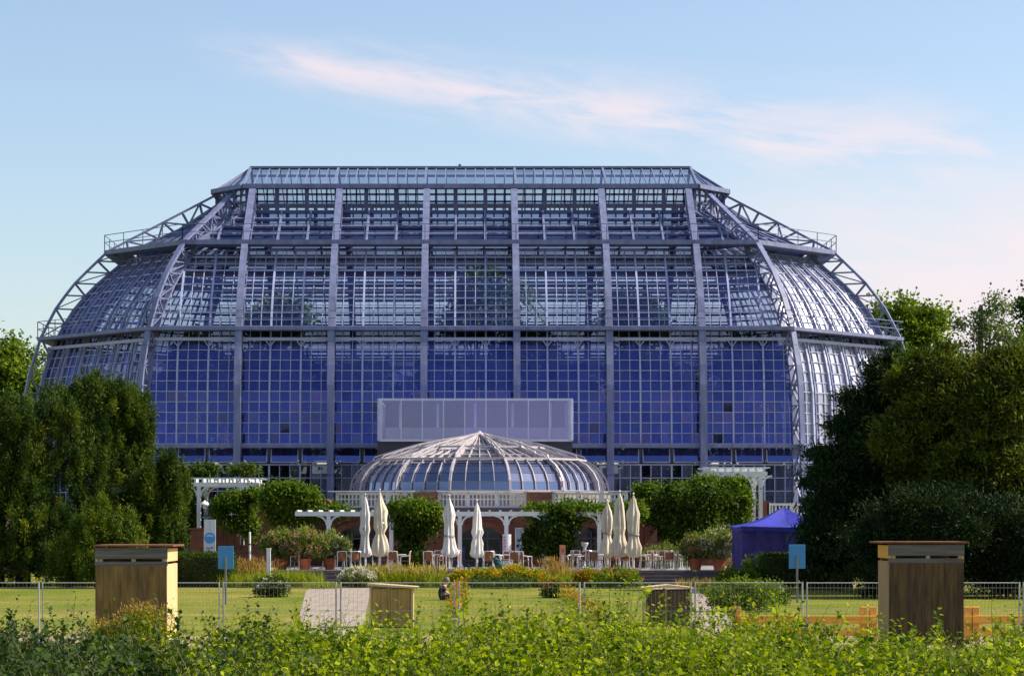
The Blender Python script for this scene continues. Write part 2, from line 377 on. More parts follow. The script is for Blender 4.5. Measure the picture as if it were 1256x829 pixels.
def foliage(C, Nn, radii, per, L, Wd, stretch=(1, 1, 1), droop=0.0, along=0.5):
    k = len(C); radii = np.asarray(radii) * np.ones(k)
    g = rng.normal(size=(k, per, 3)) * 0.55
    pos = C[:, None, :] + g * radii[:, None, None] * np.array(stretch)
    dr = Nn[:, None, :] * along + rng.normal(size=(k, per, 3)) * 0.6 + np.array([0, 0, -droop])
    nr = rng.normal(size=(k, per, 3)) + np.array([0, 0, 0.8])
    t = np.clip(rng.random((k, 1)) * 0.85 + rng.random((k, per)) * 0.15, 0, 1)
    pos = pos.reshape(-1, 3); sz = rng.uniform(0.7, 1.3, (len(pos),))
    return leafq(pos, dr.reshape(-1, 3), nr.reshape(-1, 3), L * sz, Wd * sz), t.reshape(-1)
def branchy(mb, base, top, r0, ends, n=8, ends_r=0.04):
    base = Vector(base); top = Vector(top)
    pts = [base + (top - base) * t + Vector((R.uniform(-.1, .1), R.uniform(-.1, .1), 0)) * (t > 0) for t in (0, .25, .5, .75, 1)]
    mb.tube(pts, [r0 * 1.25, r0, r0 * .8, r0 * .6, r0 * .3], n)
    for e in ends:
        e = Vector(e); t = R.uniform(.3, .9); s = base + (top - base) * t
        m = (s + e) / 2 + Vector((0, 0, 0.12 * (e - s).length))
        mb.tube([s, m, e], [r0 * .4 * (1.1 - t), r0 * .25 * (1.1 - t) + .01, ends_r * .5], 5)
# ------------------------------------------------------------------ the great greenhouse
GC, YC, T8 = 14.787, 165.0, 0.41421
GH = thing('greenhouse', 'huge blue glass and steel greenhouse filling the middle of the view', 'greenhouse', (0, YC, 2.4))
GZ = [2.4, 7.95, 11.5, 13.0, 14.7, 16.1, 17.5, 19.0, 20.3, 21.5]
GR = [14.8, 14.8, 14.6, 14.3, 13.8, 13.2, 12.4, 11.25, 9.9, 8.6]
OZ = [2.4, 8.0, 11.9, 13.0, 15.6, 17.8, 19.5, 21.7]
ORr = [16.1, 15.8, 15.55, 15.35, 14.6, 13.55, 12.35, 10.3]
def gr(z): return float(np.interp(z, GZ, GR))
def orr(z): return float(np.interp(z, OZ, ORr))
def oct_pt(k, r, z):
    P = [(GC + T8 * r, -r), (GC + r, -T8 * r), (GC + r, T8 * r), (GC + T8 * r, r),
         (-GC - T8 * r, r), (-GC - r, T8 * r), (-GC - r, -T8 * r), (-GC - T8 * r, -r)]
    x, y = P[k % 8]; return Vector((x, YC + y, z))
def lan_pt(k, z, o=0.0):
    P = [(15.4, -4.5), (17.7, -1.9), (17.7, 1.9), (15.4, 4.5), (-15.4, 4.5), (-17.7, 1.9), (-17.7, -1.9), (-15.4, -4.5)]
    x, y = P[k % 8]; return Vector((x + (o if x > 0 else -o) * .6, YC + y + (o if y > 0 else -o), z))
FAC = {0: 'canted', 1: 'end', 2: 'canted', 3: 'long', 4: 'canted', 5: 'end', 6: 'canted', 7: 'long'}
def fnormal(k):
    a = oct_pt(k, 10, 0); b = oct_pt(k + 1, 10, 0); d = (b - a).normalized()
    return Vector((d.y, -d.x, 0))
def gridx(levels, ncol):
    out = []
    for a, b in levels:
        row = []
        for c in range(ncol + 1):
            x = 21 - 42 * c / ncol; x = x if a.x > b.x else -x
            x = max(min(x, max(a.x, b.x)), min(a.x, b.x)); row.append(Vector((x, a.y, a.z)))
        out.append(row)
    return out
def grid(levels, ncol):
    if ncol in (63, 21): return gridx(levels, ncol)
    return [[a.lerp(b, c / ncol) for c in range(ncol + 1)] for a, b in levels]
def panes(g, nrm, mb, jit=0.012):
    for j in range(len(g) - 1):
        for c in range(len(g[0]) - 1):
            if (g[j][c] - g[j][c + 1]).length < .02 and (g[j + 1][c] - g[j + 1][c + 1]).length < .02: continue
            q = [g[j][c], g[j][c + 1], g[j + 1][c + 1], g[j + 1][c]]
            tl = R.gauss(0, jit); tr_ = R.gauss(0, jit)
            mb.poly([q[0] + nrm * (-tl - tr_), q[1] + nrm * (-tl + tr_), q[2] + nrm * (tl + tr_), q[3] + nrm * (tl - tr_)])
def pane_strips(g, mb):
    for c in range(len(g[0]) - 1):
        st = len(mb.v)
        for j in range(len(g)): mb.v += [tuple(g[j][c]), tuple(g[j][c + 1])]
        for j in range(len(g) - 1): a = st + 2 * j; mb.f.append((a, a + 1, a + 3, a + 2))
def bars(g, nrm, mb, wmin, wmaj, every, hmin, hmaj, hevery, d=0.1, voff=0):
    for c in range(len(g[0])):
        mj = (c + voff) % every == 0; w = wmaj if mj else wmin
        for j in range(len(g) - 1):
            if 0 < c < len(g[0]) - 1 and max(min((g[i][c] - g[i][c - 1]).length, (g[i][c] - g[i][c + 1]).length) for i in (j, j + 1)) < .02: continue
            o = nrm * (0.07 if mj else 0.04)
            mb.beam(g[j][c] + o, g[j + 1][c] + o, w, d * (1.8 if mj else 1), up=nrm)
    for j in range(len(g)):
        mj = j % hevery == 0
        mb.beam(g[j][0] + nrm * .045, g[j][-1] + nrm * .045, hmaj if mj else hmin, d * (1.5 if mj else .9), up=nrm)
ZB = list(np.linspace(8.05, 14.85, 11)); ZC = [15.75] + list(np.linspace(16.2, 21.2, 11))
for k in range(8):
    n = fnormal(k); kind = FAC[k]; nc = 63 if kind == 'long' else 18
    back = k in (2, 3, 4)
    # base band
    lv = [(oct_pt(k, 14.8, z), oct_pt(k + 1, 14.8, z)) for z in (2.4, 3.3, 4.15, 5.0, 5.85, 6.7)]
    g = grid(lv, nc); mb = MB(); panes(g, n, mb, 0.004); w = mb.build('base_window', M['glass_base'], GH)
    mb = MB(); bars(g, n, mb, 0.05, 0.11, 3, 0.05, 0.09, 5); mb.build('window_frame', M['bars'], w)
    if not back:
        mb = MB(); lo = grid([(oct_pt(k, 15.15, 6.85), oct_pt(k + 1, 15.15, 6.85)), (oct_pt(k, 14.82, 7.7), oct_pt(k + 1, 14.82, 7.7))], nc // 3)
        for c in range(nc // 3):
            a, b_ = lo[0][c], lo[0][c + 1]; d_ = (b_ - a) * .07
            mb.poly([a + d_, b_ - d_, lo[1][c + 1] - d_, lo[1][c] + d_])
        v = mb.build('tilted_vent', M['glass_hopper'], GH)
        mb = MB()
        for c in range(nc // 3):
            a, b_ = lo[0][c], lo[0][c + 1]; d_ = (b_ - a) * .07
            for p, q in ((a + d_, b_ - d_), (a + d_, lo[1][c] + d_), (b_ - d_, lo[1][c + 1] - d_)): mb.beam(p, q, .06, .06, up=n)
        mb.build('vent_frame', M['bars'], v)
        mb = MB()
        g2 = grid([(oct_pt(k, 14.6, 6.7), oct_pt(k + 1, 14.6, 6.7)), (oct_pt(k, 14.6, 7.9), oct_pt(k + 1, 14.6, 7.9))], nc // 3)
        bars(g2, n, mb, .14, .14, 1, .1, .1, 1); mb.build('vent_post', M['steel_dark'], GH)
    # tall wall
    lv = [(oct_pt(k, gr(z), z), oct_pt(k + 1, gr(z), z)) for z in ZB]
    g = grid(lv, nc); mb = MB(); panes(g, n, mb)
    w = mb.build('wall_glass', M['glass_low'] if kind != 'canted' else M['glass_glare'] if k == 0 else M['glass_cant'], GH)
    mb = MB(); bars(g, n, mb, 0.05, 0.11, 3, 0.05, 0.06, 5, .09)
    mb.beam(oct_pt(k, 14.05, 14.87), oct_pt(k + 1, 14.05, 14.87), .26, .2, up=(0, 0, 1))
    if not back:
        for c in range(0, nc + 1, 3):    # small fan brackets under the gallery
            p = g[9][c]
            for s in (-.3, .3):
                e = p + (lv[0][1] - lv[0][0]).normalized() * s; e.z = 14.8
                mb.beam(p + n * .15 + Vector((0, 0, .2)), e + n * .15, .05, .05, up=n)
    mb.build('glazing_bar', M['bars'], w)
    lv = [(oct_pt(k, gr(z), z), oct_pt(k + 1, gr(z), z)) for z in (14.95, 15.5)]
    g = grid(lv, nc); mb = MB(); panes(g, n, mb, .003); w = mb.build('gallery_band_glass', M['glass_base'], GH)
    mb = MB(); bars(g, n, mb, .05, .1, 3, .05, .05, 1); mb.build('glazing_bar', M['bars'], w)
    # curved wall
    lv = [(oct_pt(k, gr(z), z), oct_pt(k + 1, gr(z), z)) for z in ZC]
    g = grid(lv, nc); mb = MB(); panes(g, n, mb, .02 if kind == 'canted' else .012)
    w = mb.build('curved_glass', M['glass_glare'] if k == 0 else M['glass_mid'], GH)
    mb = MB()
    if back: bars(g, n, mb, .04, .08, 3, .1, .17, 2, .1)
    else: bars(g, n, mb, .045, .12 if kind == 'long' else .1, 3, .05, .09, 2, .08)
    if k == 3:
        for z in (16.0, 17.95, 19.95): mb.beam(oct_pt(3, gr(z) - .5, z), oct_pt(4, gr(z) - .5, z), .12, .14)
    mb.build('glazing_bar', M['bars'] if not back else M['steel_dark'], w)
    # roof slope up to the lantern
    lv = [(oct_pt(k, 8.6, 21.75).lerp(lan_pt(k, 24.35), t), oct_pt(k + 1, 8.6, 21.75).lerp(lan_pt(k + 1, 24.35), t)) for t in (0, .25, .5, .75, 1)]
    g = grid(lv, 21 if kind == 'long' else 6); nn = (n + Vector((0, 0, 1.4))).normalized()
    mb = MB(); panes(g, nn, mb, .01); w = mb.build('roof_glass', M['glass_roof'], GH)
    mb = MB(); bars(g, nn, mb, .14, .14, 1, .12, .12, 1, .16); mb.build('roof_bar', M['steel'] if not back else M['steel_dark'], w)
    # lantern wall and roof
    lv = [(lan_pt(k, z), lan_pt(k + 1, z)) for z in (24.35, 25.1, 25.6, 26.05)]
    nl = 45 if kind == 'long' else 5
    g = grid(lv, nl); mb = MB(); panes(g, n, mb, .004); w = mb.build('lantern_wall_glass', M['glass_lantern'], GH)
    mb = MB(); bars(g, n, mb, .11, .28, 3, .14, .2, 3, .1); mb.build('lantern_bar', M['steel_dark'], w)
def ridge(k):
    return Vector((15.6 if k in (0, 1, 2, 3) else -15.6, YC, 28.05))
LR = MB(); LB = MB()
for k in range(8):
    a, b = lan_pt(k, 26.1, .45), lan_pt(k + 1, 26.1, .45); ra, rb = ridge(k), ridge((k + 1) % 8)
    if (ra - rb).length < .1:
        nn = (b - a).cross(ra - a).normalized(); LR.poly([a, b, ra])
        for p, q in ((a, ra), (b, rb)): LB.beam(p, q, .16, .16, up=nn)
        LB.beam((a + b) / 2, ra, .08, .08, up=nn)
    else:
        g = grid([(a, b), (ra, rb)], 45); nn = (b - a).cross(ra - a).normalized()
        panes(g, nn, LR, .004); bars(g, nn, LB, .07, .16, 9, .1, .1, 1, .1)
    LB.beam(a, b, .42, .3)
w = LR.build('lantern_roof_glass', M['glass_lantern'], GH)
LB.beam(ridge(4) + Vector((0, 0, .08)), ridge(0) + Vector((0, 0, .08)), .5, .16)
LB.beam(ridge(4) + Vector((0, 0, -.5)), ridge(0) + Vector((0, 0, -.5)), .12, .16)
LB.build('lantern_frame', M['steel'], w)
mb = MB(); mb.tube([PT(564, 206, YC), PT(564, 201.5, YC)], .05, 6); mb.lathe([(.02, 0), (.13, .1), (.02, .2)], PT(564, 204.5, YC), 8)
mb.build('roof_finial', M['steel_dark'], GH)

# arch ribs
def truss(po, pi, side, wd, name='arch_rib', seg=1):
    mb = MB()
    for ch, dd in ((po, .16), (pi, .14)):
        for i in range(len(ch) - 1):
            t = (ch[i + 1] - ch[i]).normalized(); up = side.cross(t)
            mb.beam(ch[i] - t * .03, ch[i + 1] + t * .03, wd, dd, up=up)
    for s in (-.4, .4):
        o = side * (wd * s)
        for i in range(len(po) - 1):
            mb.beam(po[i] + o, pi[i] + o, .07, .1, up=side)
            if i % 2: mb.beam(po[i] + o, pi[i + 1] + o, .07, .1, up=side)
            else: mb.beam(pi[i] + o, po[i + 1] + o, .07, .1, up=side)
    return mb.build(name, M['steel'], GH)
ZR = [2.4, 4.2, 6.0, 7.9, 9.2, 10.5, 11.8, 13.1, 14.4, 15.6, 16.6, 17.6, 18.55, 19.4, 20.2, 21.0, 21.7]
def rin(z): return gr(min(z, 21.5)) + .16 if z < 21.4 else 8.95
for side in (-1, 1):
    for xi in (-15, -9, -3, 3, 9, 15):
        po = [Vector((xi, YC + side * orr(z), z)) for z in ZR]; pi = [Vector((xi, YC + side * rin(z), z)) for z in ZR]
        eo = Vector((xi, YC + side * 5.0, 25.95)); ei = Vector((xi, YC + side * 4.75, 24.6))
        o0, i0 = po[-1], pi[-1]
        for t in (.2, .4, .6, .8, 1): po.append(o0.lerp(eo, t)); pi.append(i0.lerp(ei, t))
        truss(po, pi, Vector((1, 0, 0)), .44)
for k in range(8):
    def cp(r, z): return oct_pt(k, r, z)
    po = [cp(orr(z), z) for z in ZR]; pi = [cp(rin(z), z) for z in ZR]
    tip = lan_pt(k, 26.0)
    if k in (0, 3, 4, 7): tip = lan_pt(k, 26.0).lerp(lan_pt({0: 1, 3: 2, 4: 5, 7: 6}[k], 26.0), .42)
    eo = tip + Vector((0, 0, 0)); ei = tip + Vector((0, 0, -1.25))
    o0, i0 = po[-1], pi[-1]
    for t in (.17, .33, .5, .67, .83, 1): po.append(o0.lerp(eo, t)); pi.append(i0.lerp(ei, t))
    rd = (cp(12, 0) - cp(8, 0)).normalized(); sd = Vector((rd.y, -rd.x, 0))
    truss(po, pi, sd, .36)
# light purlins that run up the outside of the canted and end faces
for k in (0, 1, 5, 6):
    n = fnormal(k)
    for i in range(1, 6):
        mb = MB(); u = i / 6
        pts = [oct_pt(k, gr(z), z).lerp(oct_pt(k + 1, gr(z), z), u) + n * .32 for z in ZR[:-1]]
        for a, b in zip(pts, pts[1:]): mb.beam(a, b, .08, .1, up=n)
        mb.build('outer_purlin', M['steel'], GH)
# galleries
def ring(name, r0, r1, z, h, mat, rail=True, fas=.0):
    mb = MB()
    for k in range(8):
        a, b, c, d = oct_pt(k, r0, z), oct_pt(k + 1, r0, z), oct_pt(k + 1, r1, z), oct_pt(k, r1, z)
        up = Vector((0, 0, -h))
        mb.poly([a, d, c, b]); mb.poly([a + up, b + up, c + up, d + up]); mb.poly([d, d + up, c + up, c]); mb.poly([a, b, b + up, a + up])
    o = mb.build(name, mat, GH)
    if rail:
        mb = MB()
        for k in range(8):
            a, b = oct_pt(k, r1 - .05, z), oct_pt(k + 1, r1 - .05, z)
            m = max(2, int((b - a).length / 2.0)); 
            for zz in (.55, 1.05): mb.beam(a + Vector((0, 0, zz)), b + Vector((0, 0, zz)), .045)
            for i in range(m + 1): mb.beam(a.lerp(b, i / m), a.lerp(b, i / m) + Vector((0, 0, 1.05)), .05)
        mb.build('railing', M['steel'], o)
    return o
ring('gallery', 13.45, 14.85, 15.62, .22, M['steel'])
ring('gallery', 8.9, 10.55, 21.75, .3, M['steel'])
ring('cornice', 14.55, 15.5, 8.0, .22, M['steel'], False)
ring('inner_gallery', 7.9, 9.3, 20.9, .22, M['steel'], False)
mb = MB()
for k in range(8):
    a, b = oct_pt(k, 9.3, 20.3), oct_pt(k + 1, 9.3, 20.3); m = max(3, int((b - a).length / .75))
    mb.beam(a, b, .12, .35)
    for i in range(m + 1): mb.beam(a.lerp(b, i / m), a.lerp(b, i / m) + Vector((0, 0, .7)), .08)
mb.build('inner_gallery_frame', M['dome_paint'], GH)
# projecting glass box over the entrance
mb = MB(); x0, x1 = X(466, 141), X(700, 141)
mb.box(X(463, 141), X(702, 141), 141.05, 150, 2.4, 7.9); mb.build('entrance_block', M['slate'], GH)
mb = MB(); zb, zt = 7.95, 10.42
g = grid([(Vector((x0, 141, zb)), Vector((x1, 141, zb))), (Vector((x0, 141, zt)), Vector((x1, 141, zt)))], 9)
panes(g, Vector((0, -1, 0)), mb, .002)
for xs in (x0, x1):
    g2 = grid([(Vector((xs, 141, zb)), Vector((xs, 150, zb))), (Vector((xs, 141, zt)), Vector((xs, 150, zt)))], 7); panes(g2, Vector((1, 0, 0)), mb, .002)
mb.poly([(x0, 141, zt - .02), (x1, 141, zt - .02), (x1, 150, zt - .02), (x0, 150, zt - .02)])
w = mb.build('entrance_box_glass', M['glass_box'], GH)
mb = MB(); bars(g, Vector((0, -1, 0)), mb, .07, .07, 1, .14, .14, 1, .1)
for xs, s in ((x0, -1), (x1, 1)):
    g2 = grid([(Vector((xs, 141, zb)), Vector((xs, 150, zb))), (Vector((xs, 141, zt)), Vector((xs, 150, zt)))], 7); bars(g2, Vector((s, 0, 0)), mb, .07, .07, 1, .14, .14, 1, .1)
    mb.beam((xs, 141, zb), (xs, 141, zt + .05), .28, .2)
mb.build('entrance_box_frame', M['box_bars'], w)
mb = MB(); mb.box(x0 + .3, x1 - .3, 142.2, 149, zb + .05, zb + .82); mb.build('inner_parapet', M['white'], GH)
mb = MB(); mb.box(x0 + .2, x1 - .2, 148.6, 148.8, zb + .02, zt - .06); mb.build('inner_back_wall', solid('lavender_plaster', (.085, .085, .16), .8), GH)
mb = MB()
for i in range(5):
    x = x0 + (x1 - x0) * (i + .5) / 5; mb.beam((x, 143.5, zb), (x, 143.5, zt - .1), .16)
mb.build('inner_column', M['box_bars'], GH)

# ------------------------------------------------------------------ brick pavilion with dome
TZ, UZ = 0.68, 2.4
PV = thing('pavilion', 'low red brick cafe pavilion with white balustrade under a shallow glass dome', 'pavilion', (X(588, 130), 124, TZ))
YW = 120.0
xl, xr = X(404, YW), X(771, YW); zt = 3.72
arches = [(X(440, YW), 1.15), (X(590, YW), 1.1), (X(717, YW), 1.1)]
def arch_wall(x0, x1, zb, zt, Y, th, ar, spr=2.1, rise=.62):
    mb = MB(); xs = x0
    def blk(a, b): mb.box(a, b, Y, Y + th, zb, zt)
    for cx, hw in ar:
        blk(xs, cx - hw); n = 14
        for i in range(n):
            t0, t1 = math.pi * (1 - i / n), math.pi * (1 - (i + 1) / n)
            a, b = cx + hw * math.cos(t0), cx + hw * math.cos(t1); za, zb2 = spr + rise * math.sin(t0), spr + rise * math.sin(t1)
            for yy, fl in ((Y, 0), (Y + th, 1)):
                q = [(a, yy, za), (b, yy, zb2), (b, yy, zt), (a, yy, zt)]; mb.poly(q if not fl else q[::-1])
            mb.poly([(a, Y, za), (a, Y + th, za), (b, Y + th, zb2), (b, Y, zb2)]); mb.poly([(a, Y, zt), (b, Y, zt), (b, Y + th, zt), (a, Y + th, zt)])
        xs = cx + hw
    blk(xs, x1); return mb
w = arch_wall(xl, xr, TZ, zt, YW, .5, arches).build('front_wall', M['brick'], PV)
mb = MB()
mb.box(xl + .002, xl + .5, YW + .5, 136, TZ, zt); mb.box(xr - .5, xr - .002, YW + .5, 136, TZ, zt); mb.box(xl, xr, YW + .502, 136, zt - .3, zt + .004)
mb.build('side_wall', M['brick'], PV)
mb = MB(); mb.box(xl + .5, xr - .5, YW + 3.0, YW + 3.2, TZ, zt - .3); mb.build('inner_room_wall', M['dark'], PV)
for cx, hw in arches:
    mb = MB(); n = 14; ring_ = [(cx + (hw + .16) * math.cos(math.pi * i / n), YW - .03, 2.1 + .8 * math.sin(math.pi * i / n)) for i in range(n + 1)]
    for a, b in zip(ring_, ring_[1:]): mb.beam(a, b, .12, .3, up=(Vector(a) - Vector((cx, YW, 1.6))).normalized())
    mb.build('arch_ring', M['brick'], PV)
    mb = MB(); mb.box(cx - hw, cx + hw, YW + .3, YW + .32, TZ, 2.72)
    d = mb.build('arched_door', M['door_glass'], PV)
    mb = MB()
    for t in (-1, -.33, .33, 1): mb.beam((cx + t * (hw - .05), YW + .27, TZ), (cx + t * (hw - .05), YW + .27, 2.6 - .35 * t * t), .07)
    for z in (1.0, 2.15): mb.beam((cx - hw, YW + .27, z), (cx + hw, YW + .27, z), .07)
    mb.build('door_frame', M['steel_dark'], d)
xw = X(637, YW); mb = MB(); mb.box(xw - .17, xw + .17, YW - .05, YW - .03, 1.25, 2.65); o = mb.build('narrow_window', M['pale_blue'], PV)
mb = MB()
for s in (-.19, .19): mb.beam((xw + s, YW - .06, 1.2), (xw + s, YW - .06, 2.7), .06)
for z in (1.22, 1.9, 2.68): mb.beam((xw - .2, YW - .06, z), (xw + .2, YW - .06, z), .06)
mb.build('window_frame', M['white'], o)
mb = MB(); mb.box(xl - .1, xr + .1, YW - .14, YW + .3, 3.56, 3.74); mb.build('cornice', M['step'], PV)
# balustrades and brick piers on the roof edge
def balustrade(px0, px1, Y, zb, zt, parent, name='balustrade'):
    a, b = X(px0, Y), X(px1, Y); mb = MB()
    mb.box(a, b, Y - .09, Y + .09, zt - .12, zt); mb.box(a, b, Y - .07, Y + .07, zb, zb + .09); mb.box(a, b, Y - .05, Y + .05, zb + (zt - zb) * .52, zb + (zt - zb) * .52 + .06)
    m = max(2, int((b - a) / .19))
    for i in range(m + 1):
        x = a + (b - a) * i / m; mb.box(x - .035, x + .035, Y - .035, Y + .035, zb + .09, zt - .12)
    for i in range(int((b - a) / 1.5) + 2):
        x = a + (b - a) * i / (int((b - a) / 1.5) + 1); mb.box(x - .09, x + .09, Y - .1, Y + .1, zb, zt + .03)
    return mb.build(name, M['white'], parent)
ZBt = Z(604, 120.4)
for p0, p1 in ((414, 506), (539, 644), (679, 768)): balustrade(p0, p1, 120.4, 3.75, ZBt, PV)
for p0, p1 in ((507, 537), (646, 677)):
    mb = MB(); mb.box(X(p0, 120), X(p1, 120), 119.95, 120.6, 3.745, ZBt + .03); mb.build('brick_pier', M['brick'], PV)
mb = MB(); mb.box(X(402, 120), X(508, 120), 119.9, 120.7, ZBt + .035, ZBt + .09); mb.box(X(536, 120), X(648, 120), 119.9, 120.7, ZBt + .035, ZBt + .09); mb.box(X(676, 120), X(772, 120), 119.9, 120.7, ZBt + .035, ZBt + .09)
mb.build('balustrade_coping', M['white'], PV)
# wings
for p0, p1, zt2 in ((262, 402, 4.05), (772, 905, 4.1)):
    mb = MB(); mb.box(X(p0, 124), X(p1, 124), 124, 131, TZ, zt2); mb.box(X(p0, 124) - .08, X(p1, 124) + .08, 123.92, 131.08, zt2 + .002, zt2 + .16)
    mb.build('wing', M['brick'], PV)
for px in (284, 896):
    xc = X(px, 123.9); mb = MB(); mb.box(xc - .42, xc + .42, 123.9, 123.93, 2.85, 3.95); o = mb.build('wing_window', M['door_glass'], PV)
    mb = MB()
    for s in (-.42, 0, .42): mb.beam((xc + s, 123.87, 2.8), (xc + s, 123.87, 4.0), .08 if s else .05)
    for z in (2.82, 3.4, 3.98): mb.beam((xc - .45, 123.87, z), (xc + .45, 123.87, z), .07)
    mb.build('window_frame', M['white'], o)
# dome
DX, DY = X(588, 130), 130.0
mb = MB(); mb.lathe([(7.35, 3.7), (7.35, 4.5), (7.2, 4.62)], (DX, DY, 0), 28); DM = mb.build('dome', M['stone'], PV)
PR = [(7.1, 4.62), (7.02, 5.15), (6.75, 5.65), (6.35, 6.05), (5.85, 6.33)]; PC = [(5.85, 6.33), (4.7, 6.68), (3.6, 7.0), (2.4, 7.31), (1.2, 7.62), (.3, 7.86)]
def dpt(a, r, z): return Vector((DX + r * math.sin(a), DY - r * math.cos(a), z))
gl = MB(); br = MB(); gc = MB()
for i in range(14):
    a0 = (i - .5) * 2 * math.pi / 14; a1 = (i + .5) * 2 * math.pi / 14; am = (a0 + a1) / 2
    nn = Vector((math.sin(am), -math.cos(am), .3)).normalized()
    g = grid([(dpt(a0, r - .12, z), dpt(a1, r - .12, z)) for r, z in PR], 4); pane_strips(g, gl)
    bars(g, nn, br, .035, .045, 1, .002, .08, 4, .05)
    g = grid([(dpt(a0, r - .12, z - .1), dpt(a1, r - .12, z - .1)) for r, z in PC], 4); panes(g, (nn + Vector((0, 0, 2))).normalized(), gc, .006)
    bars(g, (nn + Vector((0, 0, 2))).normalized(), br, .05, .05, 1, .05, .05, 1, .06)
    po = [dpt(a0, r + .14, z + .05) for r, z in PR + PC[1:]]; pi = [dpt(a0, max(r - .2, .15), z - .18 + .0) for r, z in PR + PC[1:]]
    sd = Vector((math.cos(a0), math.sin(a0), 0)); rb = MB()
    for ch in (po, pi):
        for p, q in zip(ch, ch[1:]): rb.beam(p, q, .12, .07, up=sd.cross((q - p).normalized()))
    for j in range(len(po) - 1):
        rb.beam(po[j], pi[j], .06, .06, up=sd); rb.beam(po[j + 1], pi[j], .06, .06, up=sd)
    # raised lattice over the upper slope
    pu = [dpt(a0, r, z + .3 * min(1, (r) / 3)) for r, z in PC]
    for p, q in zip(pu, pu[1:]): rb.beam(p, q, .08, .06, up=sd)
    for j in range(len(PC) - 1):
        rb.beam(pu[j], po[j + 4], .05, .05, up=sd); rb.beam(pu[j + 1], po[j + 4], .05, .05, up=sd)
    rb.build('dome_rib', M['dome_paint'], DM)
gl.build('dome_pane', M['glass_dome'], DM); gc.build('cone_pane', M['glass_cone'], DM); br.build('dome_bar', M['dome_paint'], DM)
for r, z in ((7.15, 4.66), (5.95, 6.42), (3.6, 7.12)):
    mb = MB()
    for i in range(14): mb.beam(dpt((i - .5) * math.pi / 7, r, z), dpt((i + .5) * math.pi / 7, r, z), .12, .1)
    mb.build('dome_ring', M['dome_paint'], DM)
mb = MB(); mb.lathe([(.4, 7.8), (.42, 7.9), (.12, 8.02), (.05, 8.1)], (DX, DY, 0), 10); mb.build('dome_cap', M['dome_paint'], DM)
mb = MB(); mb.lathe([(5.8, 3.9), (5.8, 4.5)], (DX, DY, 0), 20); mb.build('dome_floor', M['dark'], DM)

# ------------------------------------------------------------------ ground
mb = MB(); mb.poly([(-900, -60, 0), (900, -60, 0), (900, 1500, 0), (-900, 1500, 0)]); o = struct(mb.build('lawn', M['ground']))
def sheet(name, pts, z, mat):
    mb = MB(); mb.poly([(x, y, z) for x, y in pts]); return struct(mb.build(name, mat))
sheet('path', [(-3.0, 61), (-3.2, 70), (-4.35, 101), (-4.4, 106.5), (-7.4, 106.5), (-7.15, 101), (-5.2, 70), (-4.7, 61)], .004, M['path'])
sheet('path', [(6.1, 61), (7.5, 61), (8.0, 71), (10.1, 104), (10.2, 106.5), (7.9, 106.5), (7.8, 104), (6.3, 71)], .004, M['path'])
sheet('gravel_walk', [(-40, 55.5), (40, 55.5), (40, 61), (-40, 61)], .008, M['sand'])
# terrace
mb = MB(); mb.box(-11.6, 14.2, 110, 124, -.2, TZ); struct(mb.build('terrace', M['stone']))
mb = MB()
for i in range(4): mb.box(-11.6, 14.2, 110 - .38 * (i + 1), 110.0 - .38 * i - .002, -.2, TZ - .02 - .165 * (i + .05) - .01)
struct(mb.build('terrace_steps', M['step']))
mb = MB(); mb.box(-11.65, 14.25, 109.9, 110.2, TZ + .002, TZ + .05); struct(mb.build('terrace_edge', M['stone']))
mb = MB(); mb.box(-19, 19, 124.2, 138, -.2, UZ); mb.box(-36, 36, 138.003, 200, -.2, UZ); o = struct(mb.build('upper_terrace', M['stone']))
def at_wall(name, p0, p1, Y, zb, zt, lab):
    mb = MB(); mb.box(X(p0, Y), X(p1, Y), Y, Y + .45, zb, zt); mb.box(X(p0, Y) - .04, X(p1, Y) + .04, Y - .05, Y + .5, zt + .002, zt + .1)
    o = mb.build(name, M['brick']); tag(o, lab, 'wall'); return at(o, (X((p0 + p1) / 2, Y), Y, zb))
at_wall('brick_wall', 233, 250, 118, 0, 2.6, 'short brick wall end left of the white circle banner')
at_wall('brick_wall', 262, 345, 118.5, 0, 1.45, 'long low brick garden wall behind tan feather grass')
# sloping stair parapets beside the pavilion
def stairwall(p0, z0, p1, z1, Y, lab):
    a, b = X(p0, Y), X(p1, Y); mb = MB(); th = .5
    mb.poly([(a, Y, TZ), (b, Y, TZ), (b, Y, z1), (a, Y, z0)]); mb.poly([(b, Y + th, TZ), (a, Y + th, TZ), (a, Y + th, z0), (b, Y + th, z1)])
    mb.poly([(a, Y, z0), (b, Y, z1), (b, Y + th, z1), (a, Y + th, z0)]); mb.poly([(a, Y, TZ), (a, Y, z0), (a, Y + th, z0), (a, Y + th, TZ)]); mb.poly([(b, Y, TZ), (b, Y + th, TZ), (b, Y + th, z1), (b, Y, z1)])
    o = mb.build('stair_parapet', M['brick']); tag(o, lab, 'parapet'); at(o, ((a + b) / 2, Y, TZ))
stairwall(778, .9, 806, 2.7, 118.6, 'sloping brick stair parapet behind the right cream parasols')
